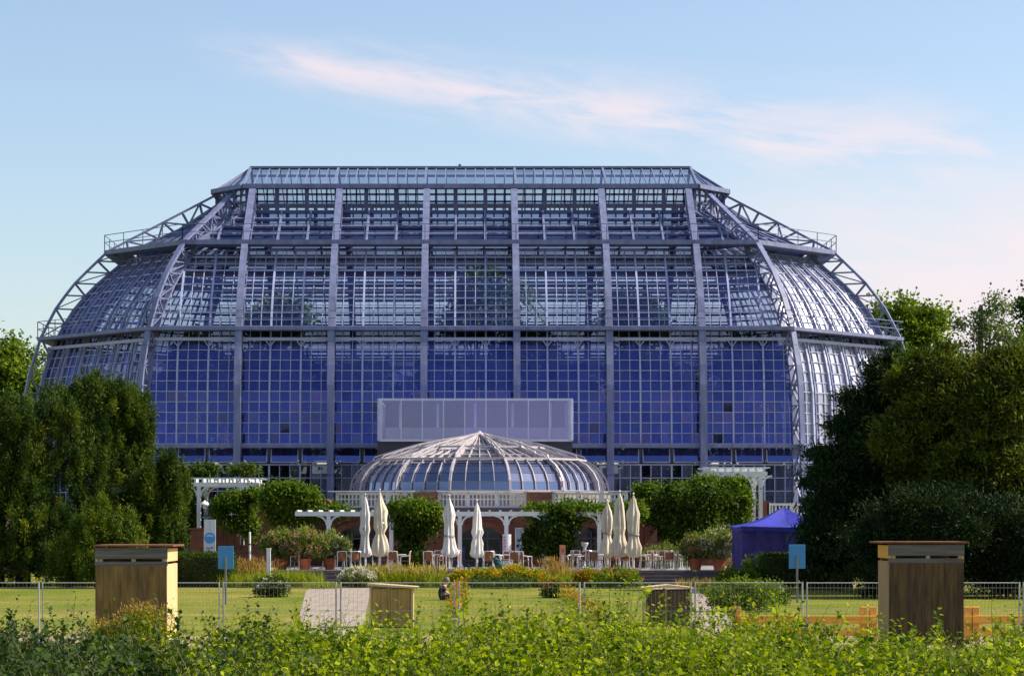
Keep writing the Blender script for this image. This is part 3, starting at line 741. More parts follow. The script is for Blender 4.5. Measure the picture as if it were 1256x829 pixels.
# ------------------------------------------------------------------ white pergolas
def post(mb, x, y, z0, z1, w=.2, br=.45, two=True):
    mb.box(x - w / 2, x + w / 2, y - w / 2, y + w / 2, z0, z1)
    for s in ((-1, 1) if two else (1,)):
        for i in range(4):
            t0, t1 = i / 4 * math.pi / 2, (i + 1) / 4 * math.pi / 2
            f = lambda t: (x + s * (w / 2 + br * (1 - math.cos(t))), y, z1 - br * (1 - math.sin(t)))
            mb.beam(f(t0), f(t1), .09, .09, up=(0, 1, 0))
t = thing('pergola', 'long white timber pergola in front of the brick arches', 'pergola', (X(560, 116), 116, TZ))
a, b = X(362, 116), X(748, 116)
mb = MB(); mb.box(a, b, 115.9, 116.1, 3.3, 3.52); mb.box(a, b, 119.0, 119.15, 3.3, 3.48); mb.build('beam', M['white'], t)
mb = MB(); n = 30
for i in range(n): 
    x = a + .1 + (b - a - .2) * i / (n - 1); mb.box(x - .04, x + .04, 115.88, 119.6, 3.523, 3.6)
mb.build('rafters', M['white'], t)
for px in (403, 480, 564, 621, 667, 735):
    mb = MB(); post(mb, X(px, 116), 116, TZ, 3.3); mb.box(X(px, 116) - .15, X(px, 116) + .15, 115.85, 116.15, TZ, TZ + .2); mb.build('post', M['white'], t)
def pergola2(label, pxs, Y, ztop, rows, p0, p1, dy):
    t = thing('pergola', label, 'pergola', (X((p0 + p1) / 2, Y), Y + dy / 2, UZ))
    for j, yy in enumerate((Y, Y + dy)):
        mb = MB(); mb.box(X(p0, Y), X(p1, Y), yy - .08, yy + .08, ztop - .28, ztop - .06); mb.build('beam', M['white'], t)
        for px in pxs:
            mb = MB(); post(mb, X(px, Y), yy, UZ - (.6 if j == 0 else 0), ztop - .28, .2, .5); mb.build('post', M['white'], t)
    mb = MB()
    for i in range(rows):
        x = X(p0, Y) + (X(p1, Y) - X(p0, Y)) * (i + .5) / rows; mb.box(x - .05, x + .05, Y - .06, Y + dy + .06, ztop - .055, ztop + .12)
    mb.build('rafters', M['white'], t)
    mb = MB()
    for i in range(4):
        yy = Y - .04 + (dy + .08) * i / 3; mb.box(X(p0, Y) - .15, X(p1, Y) + .15, yy - .03, yy + .03, ztop + .123, ztop + .19)
    mb.build('battens', M['white'], t)
pergola2('white vine pergola left of the dome, near the round lamp', (244, 297), 122.3, Z(590, 122.3), 9, 235, 318, 3.2)
pergola2('white vine pergola right of the dome, above the blue tent', (873, 933), 122.3, Z(577, 122.3), 8, 866, 941, 3.0)
mbt = thing('balustrade', 'white balustrade behind the blue tent roof', 'balustrade', (X(967, 125), 125, UZ))
balustrade(943, 1000, 125, UZ, Z(617, 125), mbt, 'railing')
mb = MB(); mb.box(X(934, 125), X(943, 125), 124.9, 125.2, UZ - .6, Z(614, 125)); mb.build('brick_pier', M['brick'], mbt)

# ------------------------------------------------------------------ closed parasols
def parasol(px, top, Y, wpx, label, mat, seed):
    rs = random.Random(seed); h = Z(top, Y) - TZ; w = wpx / 2 * Y / F
    t = thing('parasol', label, 'parasol', (X(px, Y), Y, TZ), 'closed parasols on the terrace')
    c = (X(px, Y), Y, TZ)
    pr = [(.015, 1.0), (.05, .985), (.32, .92), (.62, .84), (.85, .74), (.78, .62), (.88, .54), (.62, .46), (.9, .38), (1.08, .30), (1.12, .235), (1.0, .19), (.55, .17), (.1, .165)]
    pr = [(r * w * (1 + rs.uniform(-.2, .2)), z * h) for r, z in pr]
    ph = rs.uniform(0, 6); 
    mb = MB(); mb.lathe(pr[::-1], c, 40, lambda a, s: 1 + .21 * math.cos(8 * a + ph + 2.6 * math.sin(3 * s + ph)) + .12 * math.cos(3 * a + ph * 2 - 5 * s))
    mb.build('canopy', mat, t, smooth=True)
    mb = MB(); mb.tube([(c[0], c[1], c[2]), (c[0], c[1], c[2] + h * .3)], .055, 10); mb.lathe([(.03, h), (.05, h + .03), (.02, h + .08)], c, 8); mb.build('pole', M['pole'], t)
    zt_ = rs.uniform(.42, .58) * h; mb = MB(); mb.lathe([(w * .86, zt_), (w * .88, zt_ + .05), (w * .84, zt_ + .09)], c, 20); mb.build('tie_strap', M['stone'] if seed % 2 else M['fabric2'], t)
    mb = MB(); mb.box(c[0] - .3, c[0] + .3, Y - .3, Y + .3, TZ + .002, TZ + .08); mb.build('base', M['stone'], t, bevel=.02)
for a in ((448, 607, 113.2, 12, 'slim white closed parasol at the far left of the terrace', M['fabric2'], 1),
          (466, 601, 112.2, 16, 'tall bulky cream closed parasol second from the left, beside the vine', M['fabric'], 2),
          (551, 608, 112.6, 15, 'greyish white closed parasol left of the central arch', M['fabric2'], 3),
          (585, 614, 113.6, 13, 'shorter closed parasol in front of the central arch', M['fabric2'], 4),
          (745, 614, 114.2, 13, 'shortest cream parasol of the right trio, on its left side', M['fabric'], 5),
          (760, 603, 112.4, 16, 'tallest cream closed parasol in the middle of the right trio', M['fabric'], 6),
          (777, 606, 111.8, 17, 'wide flared cream closed parasol at the right end of the trio', M['fabric'], 7)): parasol(*a)

# ------------------------------------------------------------------ cafe chairs and tables
def chair0():
    t = thing('cafe_chair', 'x', 'chair', (0, 0, 0), 'cafe chairs on the terrace')
    MB().box(-.22, .22, -.22, .22, .43, .47).build('seat', M['rattan'], t, bevel=.015)
    mb = MB()
    for i in range(5):
        a0, a1 = (-.9 + .36 * i), (-.9 + .36 * (i + 1)); f = lambda a, z: (.24 * math.sin(a) * 1.05, .05 + .2 * math.cos(a) + .05 * (z - .45), z)
        mb.beam(((Vector(f(a0, .68)) )), Vector(f(a1, .68)), .02, .36)
    mb.build('backrest', M['rattan'], t)
    for sx in (-1, 1):
        for sy in (-1, 1):
            mb = MB(); mb.tube([(sx * .25, sy * .25, 0), (sx * .22, sy * .21, .45)] + ([(sx * .23, .24, .9)] if sy > 0 else []), .022, 6); mb.build('leg', M['alu'], t)
        mb = MB(); mb.tube([(sx * .22, -.22, .45), (sx * .27, -.2, .66), (sx * .27, .05, .68), (sx * .23, .23, .72)], .022, 6); mb.build('armrest', M['alu'], t)
    mb = MB(); mb.tube([(-.23, .24, .89), (-.1, .28, .91), (.1, .28, .91), (.23, .24, .89)], .022, 6); mb.build('back_frame', M['alu'], t)
    return t
def table0():
    t = thing('cafe_table', 'x', 'table', (0, 0, 0), 'cafe tables on the terrace')
    MB().lathe([(.36, .70), (.38, .715), (.38, .735), (.36, .745)], n=24).build('tabletop', M['alu'], t)
    MB().lathe([(.03, .05), (.03, .70)], n=10).build('pedestal', M['alu'], t)
    mb = MB()
    for k in range(4): mb.beam((0, 0, .06), (.3 * math.cos(k * 1.57 + .4), .3 * math.sin(k * 1.57 + .4), .02), .05, .04)
    mb.build('foot', M['alu'], t); return t
C0 = chair0(); T0 = table0()
zones = [('between the oleander pots and the left parasols', [(364, 112, 'side'), (403, 114.5, 0), (418, 112.3, 'back'), (428, 115, 'side'), (436, 112, 'back')]),
         ('between the left parasols and the left vine', [(470, 114.8, 'side'), (482, 112.4, 'back'), (497, 112.1, 'side')]),
         ('between the left vine and the central arch', [(526, 112.3, 'back'), (536, 114.6, 0), (543, 112.5, 'side'), (558, 114.9, 'side')]),
         ('between the central arch and the right vine', [(599, 112.2, 'back'), (611, 114.7, 'side'), (621, 113.9, 0), (632, 112.1, 'back'), (645, 112.0, 'side')]),
         ('between the right vine and the right parasols', [(697, 112.5, 'side'), (704, 114.8, 0), (711, 112.2, 'side'), (719, 115.1, 'back'), (727, 112.4, 'back'), (735, 114.7, 'side')]),
         ('under the right parasols', [(752, 115.0, 'back'), (766, 113.1, 'back'), (771, 115.3, 'side')]),
         ('between the right parasols and the right flower pots', [(791, 112.6, 'side'), (799, 114.9, 0), (806, 112.2, 'side'), (815, 115, 'back'), (822, 112.4, 'back'), (830, 114.6, 'side'), (837, 112.2, 'side')])]
ORD = ['first', 'second', 'third', 'fourth', 'fifth', 'sixth', 'seventh']
first = True
for zn, lst in zones:
    for i, (px, Y, o) in enumerate(sorted(lst)):
        c = C0 if first else copy_tree(C0); first = False
        c.location = (X(px, Y), Y, TZ + .002)
        c.rotation_euler.z = {'back': math.pi + R.uniform(-.35, .35), 'side': R.choice((1, -1)) * R.uniform(1.1, 2.0), 0: R.uniform(-.5, .5)}[o]
        c['label'] = f'brown rattan cafe chair, {ORD[i]} from left {zn}'
tabs = [(380, 113.4, 'bare round cafe table close to the left oleander pots'), (411, 113.5, 'round cafe table left of the slim white parasol'), (457, 113.9, 'round cafe table between the two left parasols'),
        (489, 113.6, 'round cafe table in front of the left dark vine'), (531, 113.7, 'round cafe table just right of the left dark vine'), (605, 113.4, 'round cafe table below the central arch'),
        (626, 112.9, 'round cafe table below the magenta lettered banner'), (709, 113.5, 'round cafe table right of the orange sign'), (731, 113.7, 'round cafe table left of the right parasol trio'),
        (769, 114.4, 'round cafe table under the right parasol trio'), (798, 113.6, 'round cafe table right of the widest parasol'), (826, 113.5, 'round cafe table beside the pink oleander pot')]
for i, (px, Y, lab) in enumerate(tabs):
    c = T0 if i == 0 else copy_tree(T0); c.location = (X(px, Y), Y, TZ + .002); c['label'] = lab

# ------------------------------------------------------------------ tent
t = thing('gazebo_tent', 'blue pop-up gazebo tent with closed walls beside the dark trees', 'tent', (X(962, 107), 108.8, .45))
Yt = 107.0; a, b = X(911, Yt), X(1026, Yt); dd = b - a; ze, zp = Z(645, Yt), Z(622, Yt) + .05; cx, cy = (a + b) / 2, Yt + dd / 2
nn_ = 10; mb = MB()
crn = [(a - .08, Yt - .08), (b + .08, Yt - .08), (b + .08, Yt + dd + .08), (a - .08, Yt + dd + .08)]
for k in range(4):
    p, q = Vector((*crn[k], ze)), Vector((*crn[(k + 1) % 4], ze)); top = Vector((cx, cy, zp))
    rows = []
    for j in range(nn_ + 1):
        s = j / nn_; rows.append([(p.lerp(q, i / 8)).lerp(top, s) + Vector((0, 0, -.26 * math.sin(math.pi * s) * (1 - .35 * abs(i / 4 - 1)) - .05 * math.sin(math.pi * i / 8) * (1 - s))) for i in range(9)])
    st = len(mb.v); mb.v += [tuple(v) for r in rows for v in r]
    for j in range(nn_):
        for i in range(8): mb.f.append((st + j * 9 + i, st + j * 9 + i + 1, st + (j + 1) * 9 + i + 1, st + (j + 1) * 9 + i))
    for i in range(8):
        v0, v1 = rows[0][i], rows[0][i + 1]; dn = Vector((0, 0, -.22 + .03 * math.sin(i))); mb.poly([v0 + dn, v1 + dn, v1, v0])
mb.build('canopy', M['tent'], t, smooth=False)
mb = MB()
for (x0, y0), (x1, y1) in (((a, Yt), (b, Yt)), ((a, Yt + dd), (a, Yt)), ((b, Yt), (b, Yt + dd)), ((b, Yt + dd), (a, Yt + dd))):
    m = 22; d = Vector((x1 - x0, y1 - y0, 0)); nr = Vector((d.y, -d.x, 0)).normalized()
    for i in range(m):
        f = lambda i: Vector((x0, y0, 0)) + d * (i / m) + nr * (.05 * math.sin(i * 1.7) - .03 * math.sin(i * .9))
        p, q = f(i), f(i + 1); mb.poly([(p.x, p.y, .45), (q.x, q.y, .45), (q.x, q.y, ze - .1), (p.x, p.y, ze - .1)])
mb.build('side_wall', M['tent_wall'], t)
for x, y in ((a + .1, Yt + .1), (b - .1, Yt + .1), (b - .1, Yt + dd - .1), (a + .1, Yt + dd - .1)):
    mb = MB(); mb.box(x - .03, x + .03, y - .03, y + .03, 0, ze - .05); mb.build('leg', M['alu'], t)

# ------------------------------------------------------------------ signs, banners, lamp, posts
def board_sign(px0, px1, pt, pb, pfoot, label):
    Y = EYE * F / (pfoot - HY); c = (px0 + px1) / 2
    t = thing('board_sign', label, 'sign', (X(c, Y), Y, 0))
    mb = MB(); mb.box(X(px0, Y), X(px1, Y), Y - .03, Y, Z(pb, Y), Z(pt, Y)); mb.build('board', M['sign_blue'], t, bevel=.008)
    mb = MB(); mb.box(X(c, Y) - .035, X(c, Y) + .035, Y - .085, Y - .035, 0, Z(pb, Y) + .02)
    mb.box(X(c, Y) - .035, X(c, Y) + .035, Y - .085, Y - .035, Z(pb, Y) + .022, Z((pt + pb) / 2 - 1, Y)); mb.build('post', M['stone'], t)
board_sign(267.5, 286.5, 669.5, 697.5, 741, 'plain blue board sign on a post left, on the sunny lawn')
board_sign(967.5, 987.5, 667.5, 697, 739, 'plain blue board sign on a post before the right clipped hedge')
Y = 109.0; t = thing('banner_stand', 'tall white banner with a blue circle left of the steps', 'banner', (X(257, Y), Y, 0))
x0, x1, z0, z1 = X(250.5, Y), X(264.5, Y), Z(690, Y), Z(637, Y)
mb = MB(); mb.box(x0, x1, Y - .03, Y + .03, z0, z1); mb.build('banner', M['banner'], t)
mb = MB(); mb.box(x0 + .05, x0 + .12, Y + .035, Y + .09, 0, z1 - .02); mb.box(x1 - .12, x1 - .05, Y + .035, Y + .09, 0, z1 - .02); mb.build('frame', M['alu'], t)
cxx, zc, rr = (x0 + x1) / 2, Z(659.5, Y), .262
mb = MB(); mb.poly([(cxx + rr * math.cos(i * math.pi / 16), Y - .036, zc + rr * math.sin(i * math.pi / 16)) for i in range(32)]); mb.build('printed_circle', M['print_blue'], t)
mb = MB()
for k, (r0, a0, a1) in enumerate(((.17, 20, 160), (.11, 30, 150))):
    for i in range(8):
        p0, p1 = rad(a0 + (a1 - a0) * i / 8), rad(a0 + (a1 - a0) * (i + 1) / 8)
        mb.beam((cxx + r0 * math.cos(p0), Y - .04, zc + .03 + r0 * .6 * math.sin(p0)), (cxx + r0 * math.cos(p1), Y - .04, zc + .03 + r0 * .6 * math.sin(p1)), .006, .035, up=(0, 0, 1))
mb.build('printed_swirl', M['banner'], t)
mb = MB()
for i, s in enumerate(('C', 'I', 'L')):
    zz = z1 - .12 - i * .15
    for q in {'C': ((-.05, .05, .05, .05), (-.05, -.05, -.05, .05), (-.05, -.05, .05, -.05)), 'I': ((0, -.05, 0, .05),), 'L': ((-.05, .05, -.05, -.05), (-.05, -.05, .05, -.05))}[s]:
        mb.beam((cxx + .03 + q[0], Y - .036, zz + q[1]), (cxx + .03 + q[2], Y - .036, zz + q[3]), .022, .01, up=(0, 1, 0))
mb.build('pale_lettering', M['pale_blue'], t)
mb = MB()
for x, z in ((-.12, 0), (-.03, .0), (.06, .02), (.13, .02), (-.05, -.1), (-.05, -.16)): mb.box(cxx + x - .035, cxx + x + .035, Y - .037, Y - .033, Z(672, Y) + z - .03, Z(672, Y) + z + .03)
mb.build('small_lettering', M['ink'], t)
# roll banner with magenta letters by the pergola post
Y = 115.4; t = thing('roll_banner', 'narrow white banner with vertical magenta letters beside the central arch', 'banner', (X(621, Y), Y, TZ))
x0, x1 = X(616.5, Y), X(627, Y); mb = MB()
pts = [(x0 + (x1 - x0) * i / 10, Y - .1 * math.sin(math.pi * i / 10)) for i in range(11)]
for (xa, ya), (xb, yb) in zip(pts, pts[1:]): mb.poly([(xa, ya, Z(683, Y)), (xb, yb, Z(683, Y)), (xb, yb, Z(655, Y)), (xa, ya, Z(655, Y))])
mb.poly([(x, y, Z(655, Y)) for x, y in pts] + [(x1, Y + .12, Z(655, Y)), (x0, Y + .12, Z(655, Y))])
mb.build('banner', M['banner'], t)
mb = MB()
for i in range(7):
    z = Z(658, Y) - i * .145; x = X(619, Y)
    mb.box(x - .06, x + .06, Y - .10, Y - .085, z - .03, z); mb.box(x - .06, x - .02, Y - .10, Y - .085, z - .085, z - .002)
    if i % 2: mb.box(x + .02, x + .06, Y - .10, Y - .085, z - .085, z - .002)
mb.build('magenta_lettering', M['magenta'], t)
mb = MB(); mb.beam((X(621.5, Y), Y + .05, TZ), (X(621.5, Y), Y + .05, Z(683, Y)), .06); mb.beam((X(617, Y), Y + .05, TZ + .03), (X(626, Y), Y + .05, TZ + .03), .05); mb.build('stand', M['alu'], t)
def small(name, label, cat, loc, parts):
    t = thing(name, label, cat, loc)
    for nm, mat, mb in parts: mb.build(nm, mat, t)
    return t
Y = 109.6; xx = X(690, Y)
small('info_sign', 'narrow orange sign standing among grasses before the right vine', 'sign', (xx, Y, 0),
      [('panel', M['orange'], MB().box(xx - .14, xx + .14, Y - .03, Y + .03, Z(697, Y), Z(668, Y))), ('print', M['banner'], MB().box(xx - .05, xx + .08, Y - .036, Y - .032, Z(692, Y), Z(680, Y))), ('print_mark', M['ink'], MB().box(xx - .04, xx + .06, Y - .036, Y - .032, Z(677, Y), Z(673, Y))), ('post', M['alu'], MB().box(xx - .04, xx + .04, Y + .035, Y + .09, 0, Z(690, Y)))])
Y = 107.5; xx = X(329.5, Y)
small('marker_post', 'short white marker post at the left end of the oleanders', 'post', (xx, Y, 0), [('shaft', M['white'], MB().box(xx - .09, xx + .09, Y - .09, Y + .09, 0, Z(673.5, Y))), ('cap', M['white'], MB().box(xx - .105, xx + .105, Y - .105, Y + .105, Z(673.5, Y) + .002, Z(672, Y)))])
Y = 116; xx = X(307, Y)
small('plant_stake', 'thin white pole under the hanging vine left', 'pole', (xx, Y, 0), [('shaft', M['white'], MB().tube([(xx, Y, 0), (xx - .03, Y, Z(652, Y))], .05, 8)), ('tie', M['bark'], MB().lathe([(.06, 0), (.06, .06)], (xx - .02, Y, Z(668, Y)), 8))])
Y = 121.0; xx = X(251, Y); zz = Z(619, Y)
small('globe_lamp', 'white dome lamp on a post by the left pergola', 'lamp', (xx, Y, 0), [('lamp_shade', M['lamp'], MB().lathe([(.24, 0), (.23, .06), (.17, .14), (.06, .18), (.03, .24)], (xx, Y, zz), 16)), ('lamp_glass', M['banner'], MB().lathe([(.08, -.2), (.11, -.1), (.1, -.002)], (xx, Y, zz), 12)), ('post', M['steel'], MB().tube([(xx, Y, 0), (xx, Y, zz - .2)], .045, 8))])
Y = 105.5; xx = X(931, Y)
small('plant_label', 'small tilted white plant label left of the right hedge', 'label', (xx, Y, 0), [('plate', M['banner'], MB().beam((xx - .12, Y, Z(692, Y)), (xx + .1, Y - .02, Z(706, Y)), .12, .02, up=(0, 1, .3))), ('stake', M['alu'], MB().tube([(xx + .08, Y + .02, 0), (xx + .08, Y, Z(703, Y))], .02, 6))])
Y = 117.5; xx = X(717, Y)
small('patio_stool', 'small white cup-shaped stand under the right arch', 'stand', (xx, Y, TZ), [('cup', M['white'], MB().lathe([(.06, .75), (.08, 1.0), (.2, 1.25), (.19, 1.28), (.05, 1.1)], (xx, Y, TZ), 14)), ('foot', M['white'], MB().lathe([(.2, .002), (.18, .04), (.05, .08), (.05, .75)], (xx, Y, TZ), 14))])
Y = 117; xx = X(564, Y)
small('menu_board', 'dark navy menu board right of the greyish parasol', 'board', (xx, Y, TZ), [('board', M['navy'], MB().box(xx - .28, xx + .28, Y - .03, Y + .03, TZ + .15, TZ + 1.1)), ('leg', M['navy'], MB().box(xx - .26, xx - .2, Y - .02, Y + .4, TZ, TZ + .148)), ('leg', M['navy'], MB().box(xx + .2, xx + .26, Y - .02, Y + .4, TZ, TZ + .148)), ('chalk_line', M['pale_blue'], MB().box(xx - .18, xx + .16, Y - .035, Y - .032, TZ + .85, TZ + .88).box(xx - .18, xx + .1, Y - .035, Y - .032, TZ + .7, TZ + .73))])
# teal bag slumped at the terrace edge
Y = 110.1; c0 = Vector((X(612, Y), Y, TZ + .05)); mb = MB()
mb.tube([c0 + Vector((-.22, 0, .62)), c0 + Vector((-.15, 0, .45)), c0 + Vector((.02, 0, .22)), c0 + Vector((.22, -.05, .0)), c0 + Vector((.3, -.1, -.12))], [.06, .15, .22, .2, .06], 10)
t = thing('cloth_bag', 'slumped dark teal cloth bundle on the terrace edge below the arch', 'bundle', tuple(c0)); mb.build('body', M['teal'], t, smooth=True)
mb = MB(); mb.tube([c0 + Vector((-.2, 0, .6)), c0 + Vector((-.05, -.15, .7)), c0 + Vector((.08, -.1, .4))], .025, 6); mb.build('strap', M['teal'], t)

# ------------------------------------------------------------------ insect hotels
def hotel(px0, px1, ptop, Y, dep, label, lit_left):
    x0, x1 = X(px0, Y), X(px1, Y); zt = Z(ptop, Y); t = thing('insect_hotel', label, 'insect hotel', ((x0 + x1) / 2, Y + dep / 2, 0))
    h0 = .35
    for sx in (x0, x1 - .05):
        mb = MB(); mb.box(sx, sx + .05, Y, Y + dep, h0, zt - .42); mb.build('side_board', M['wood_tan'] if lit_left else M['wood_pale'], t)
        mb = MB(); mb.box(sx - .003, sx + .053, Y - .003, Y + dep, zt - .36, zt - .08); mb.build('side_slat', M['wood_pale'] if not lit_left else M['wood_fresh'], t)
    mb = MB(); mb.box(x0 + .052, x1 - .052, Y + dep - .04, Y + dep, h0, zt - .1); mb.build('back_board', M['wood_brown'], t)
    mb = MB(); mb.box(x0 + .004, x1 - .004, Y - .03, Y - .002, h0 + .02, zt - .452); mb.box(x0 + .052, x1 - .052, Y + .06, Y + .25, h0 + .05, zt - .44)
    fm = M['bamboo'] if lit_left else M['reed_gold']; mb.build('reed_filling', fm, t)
    mb = MB()
    m = int((x1 - x0) / .03)
    for i in range(m):
        x = x0 + .02 + (x1 - x0 - .04) * i / (m - 1); mb.box(x - .011, x + .011, Y - .045 + R.uniform(0, .012), Y - .0305, h0 + .03, zt - .456 - R.uniform(0, .02))
    mb.build('reed', fm, t)
    mb = MB(); mb.box(x0 - .01, x1 + .01, Y - .03, Y + .02, zt - .30, zt - .06); mb.build('fascia_board', M['wood_grey'], t)
    mb = MB(); mb.box(x0 - .01, x1 + .01, Y - .02, Y + .02, zt - .45, zt - .36); mb.build('batten', M['wood_grey'], t)
    for u in (.04, .5, .93):
        x = x0 + (x1 - x0) * u; mb = MB(); mb.box(x, x + .09, Y + .022, Y + .1, zt - .5, zt - .07); mb.build('block', M['wood_pale'], t)
    mb = MB(); mb.box(x0 - (.18 if lit_left else .04), x1 + (.1 if lit_left else .14), Y - .1, Y + dep + .1, zt - .035, zt); mb.build('roof', M['rust'], t)
    for x in (x0 + .02, x1 - .14):
        for y in (Y + .02, Y + dep - .14):
            mb = MB(); mb.box(x, x + .12, y, y + .12, 0, h0 - .002); mb.build('leg', M['wood_brown'], t)
    mb = MB(); mb.box(x0, x1, Y, Y + dep, h0 - .001, h0 + .05); mb.build('floor_board', M['wood_brown'], t)
hotel(117, 205, 668, 50, 1.75, 'large wooden insect hotel at left with a sunlit pale side board', False)
hotel(1090, 1182, 664, 50, 1.3, 'large wooden insect hotel at right before the timber barrier', True)
def shelter(px0, px1, pt, Y, label, slope, mat):
    x0, x1 = X(px0, Y), X(px1, Y); z = Z(pt, Y); t = thing('nest_shelter', label, 'wooden shelter', ((x0 + x1) / 2, Y + .4, 0)); d = .8
    mb = MB(); mb.box(x0 + .05, x1 - .05, Y + d - .05, Y + d, .05, z - .15); mb.build('back_panel', mat, t)
    for x in (x0, x1 - .06, (x0 + x1) / 2 - .1):
        mb = MB(); mb.box(x, x + .06, Y, Y + d - .052, 0, z - .12); mb.build('side_panel' if x != (x0 + x1) / 2 - .1 else 'divider', M['wood_pale'] if x != (x0 + x1) / 2 - .1 else M['wood_brown'], t)
    mb = MB(); mb.box(x0 + .07, (x0 + x1) / 2 - .11, Y + .02, Y + .06, .04, z - .16); mb.box((x0 + x1) / 2 - .03, x1 - .07, Y + .02, Y + .06, .04, z - .16); mb.build('door', mat, t)
    if slope == 'right':
        mb = MB(); mb.poly([(x0 - .05, Y - .1, z), (x1 + .15, Y - .1, z - .1), (x1 + .15, Y + d + .1, z - .1), (x0 - .05, Y + d + .1, z)]); mb.poly([(x0 - .05, Y - .1, z - .06), (x0 - .05, Y + d + .1, z - .06), (x1 + .15, Y + d + .1, z - .16), (x1 + .15, Y - .1, z - .16)])
        mb.poly([(x0 - .05, Y - .1, z - .06), (x1 + .15, Y - .1, z - .16), (x1 + .15, Y - .1, z - .1), (x0 - .05, Y - .1, z)])
    else:
        mb = MB(); c = (x0 + x1) / 2
        mb.beam((x0 - .05, Y + d / 2, z - .1), (c, Y + d / 2, z - .02), d + .2, .05); mb.beam((c, Y + d / 2, z - .02), (x1 + .05, Y + d / 2, z - .1), d + .2, .05)
    mb.build('roof', M['wood_pale'], t)
shelter(453, 507, 715, 66, 'brown wooden shelter with a slanted plank roof beside the left path', 'right', M['wood_brown'])
shelter(790, 849, 717, 67, 'dark brown wooden shelter with a low peaked roof beside the right path', 'peak', M['wood_dark'])

# ------------------------------------------------------------------ mesh fence
FY = 56.0; FT = Z(714, FY)
def panel0(w):
    t = thing('fence_panel', 'x', 'fence panel', (0, 0, 0), 'panels of the low mesh fence')
    for s in (-1, 1):
        mb = MB(); mb.tube([(s * (w / 2 - .05), 0, 0), (s * (w / 2 - .05), 0, FT)], .022, 8); mb.build('post', M['galv'], t)
    mb = MB()
    for z in (FT - .02, FT - .14, FT * .55, .18): mb.tube([(-w / 2 + .05, 0, z), (w / 2 - .05, 0, z)], .012 if z > FT - .05 else .005, 5)
    m = int(w / .1)
    for i in range(1, m): mb.beam((-w / 2 + .05 + (w - .1) * i / m, 0, .18), (-w / 2 + .05 + (w - .1) * i / m, 0, FT - .02), .0042)
    mb.build('wire_mesh', M['galv'], t)
    for s in (-1, 1):
        mb = MB(); mb.box(s * (w / 2 - .05) - .12, s * (w / 2 - .05) + .12, -.3, .3, .002, .12); mb.build('foot', M['stone'], t, bevel=.02)
    return t
fp = [-88, 50, 160, 271, 415, 560, 714, 850, 987, 1120, 1253, 1380]
fl = ['leftmost mesh fence panel running out of view at left', 'mesh fence panel just left of the left insect hotel', 'mesh fence panel right behind the left insect hotel', 'mesh fence panel across the left lawn before the path', 'mesh fence panel in front of the left wooden shelter',
      'mesh fence panel in front of the central flower strip', 'mesh fence panel left of the right wooden shelter', 'mesh fence panel in front of the right path', 'mesh fence panel left of the right insect hotel', 'mesh fence panel right of the right insect hotel', 'rightmost mesh fence panel running out of view at right']
wid = 2.75; P0 = panel0(wid)
for i in range(len(fp) - 1):
    p = P0 if i == 0 else copy_tree(P0); xa, xb = X(fp[i], FY), X(fp[i + 1], FY)
    p.location = ((xa + xb) / 2, FY + R.uniform(-.04, .04), .012); p.scale.x = (xb - xa - .01) / wid; p['label'] = fl[i]
# timber barrier on the right
BY = 58.5; t = thing('timber_barrier', 'low orange timber rail barrier behind the right mesh fence', 'barrier', (X(1100, BY), BY, 0))
for pa, pb in ((905, 1066), (1066, 1192), (1192, 1330)):
    for py in (759.5, 774.5):
        mb = MB(); mb.box(X(pa, BY) + .01, X(pb, BY) - .01, BY - .05, BY + .03, Z(py, BY) - .1, Z(py, BY) + .1); mb.build('rail', M['wood_fresh'], t, bevel=.01)
for pa in (905, 1060, 1072, 1188, 1198, 1325):
    mb = MB(); mb.box(X(pa, BY) - .09, X(pa, BY) + .09, BY + .04, BY + .22, 0, Z(744, BY)); mb.build('post', M['wood_fresh'], t, bevel=.012)
Y = 40; t = thing('waste_bin', 'dark green bin corner at the lower left edge', 'bin', (X(2, Y), Y + .3, 0))
mb = MB(); mb.box(X(-25, Y), X(14, Y), Y, Y + .6, .02, Z(777, Y)); mb.build('body', M['green_box'], t, bevel=.03)
mb = MB(); mb.box(X(-26, Y), X(15, Y), Y - .02, Y + .62, Z(777, Y) + .002, Z(774.5, Y)); mb.build('lid', M['galv'], t, bevel=.01)

# ------------------------------------------------------------------ person sitting on the lawn
def skinned(name, pts, edges, radii, mat, parent, root=0, lv=2):
    me = bpy.data.meshes.new(name); b = base_of(parent)
    me.from_pydata([tuple(Vector(p) - b) for p in pts], edges, []); me.materials.append(mat)
    o = bpy.data.objects.new(name, me); link(o, parent)
    sk = o.modifiers.new('s', 'SKIN'); sk.use_smooth_shade = True
    for i, r in enumerate(radii):
        me.skin_vertices[0].data[i].radius = (r, r) if isinstance(r, (int, float)) else r
    for i in range(len(radii)): me.skin_vertices[0].data[i].use_root = (i == root)
    sb = o.modifiers.new('u', 'SUBSURF'); sb.levels = lv; sb.render_levels = lv
    return o
Yp = EYE * F / (735.5 - HY); px_ = X(540, Yp); B = Vector((px_, Yp, 0)); s_ = .92
def bp(x, y, z): return B + Vector((x, y, z)) * s_
pn = thing('person', 'person in dark clothes sitting on the lawn with head bowed', 'person', tuple(B))
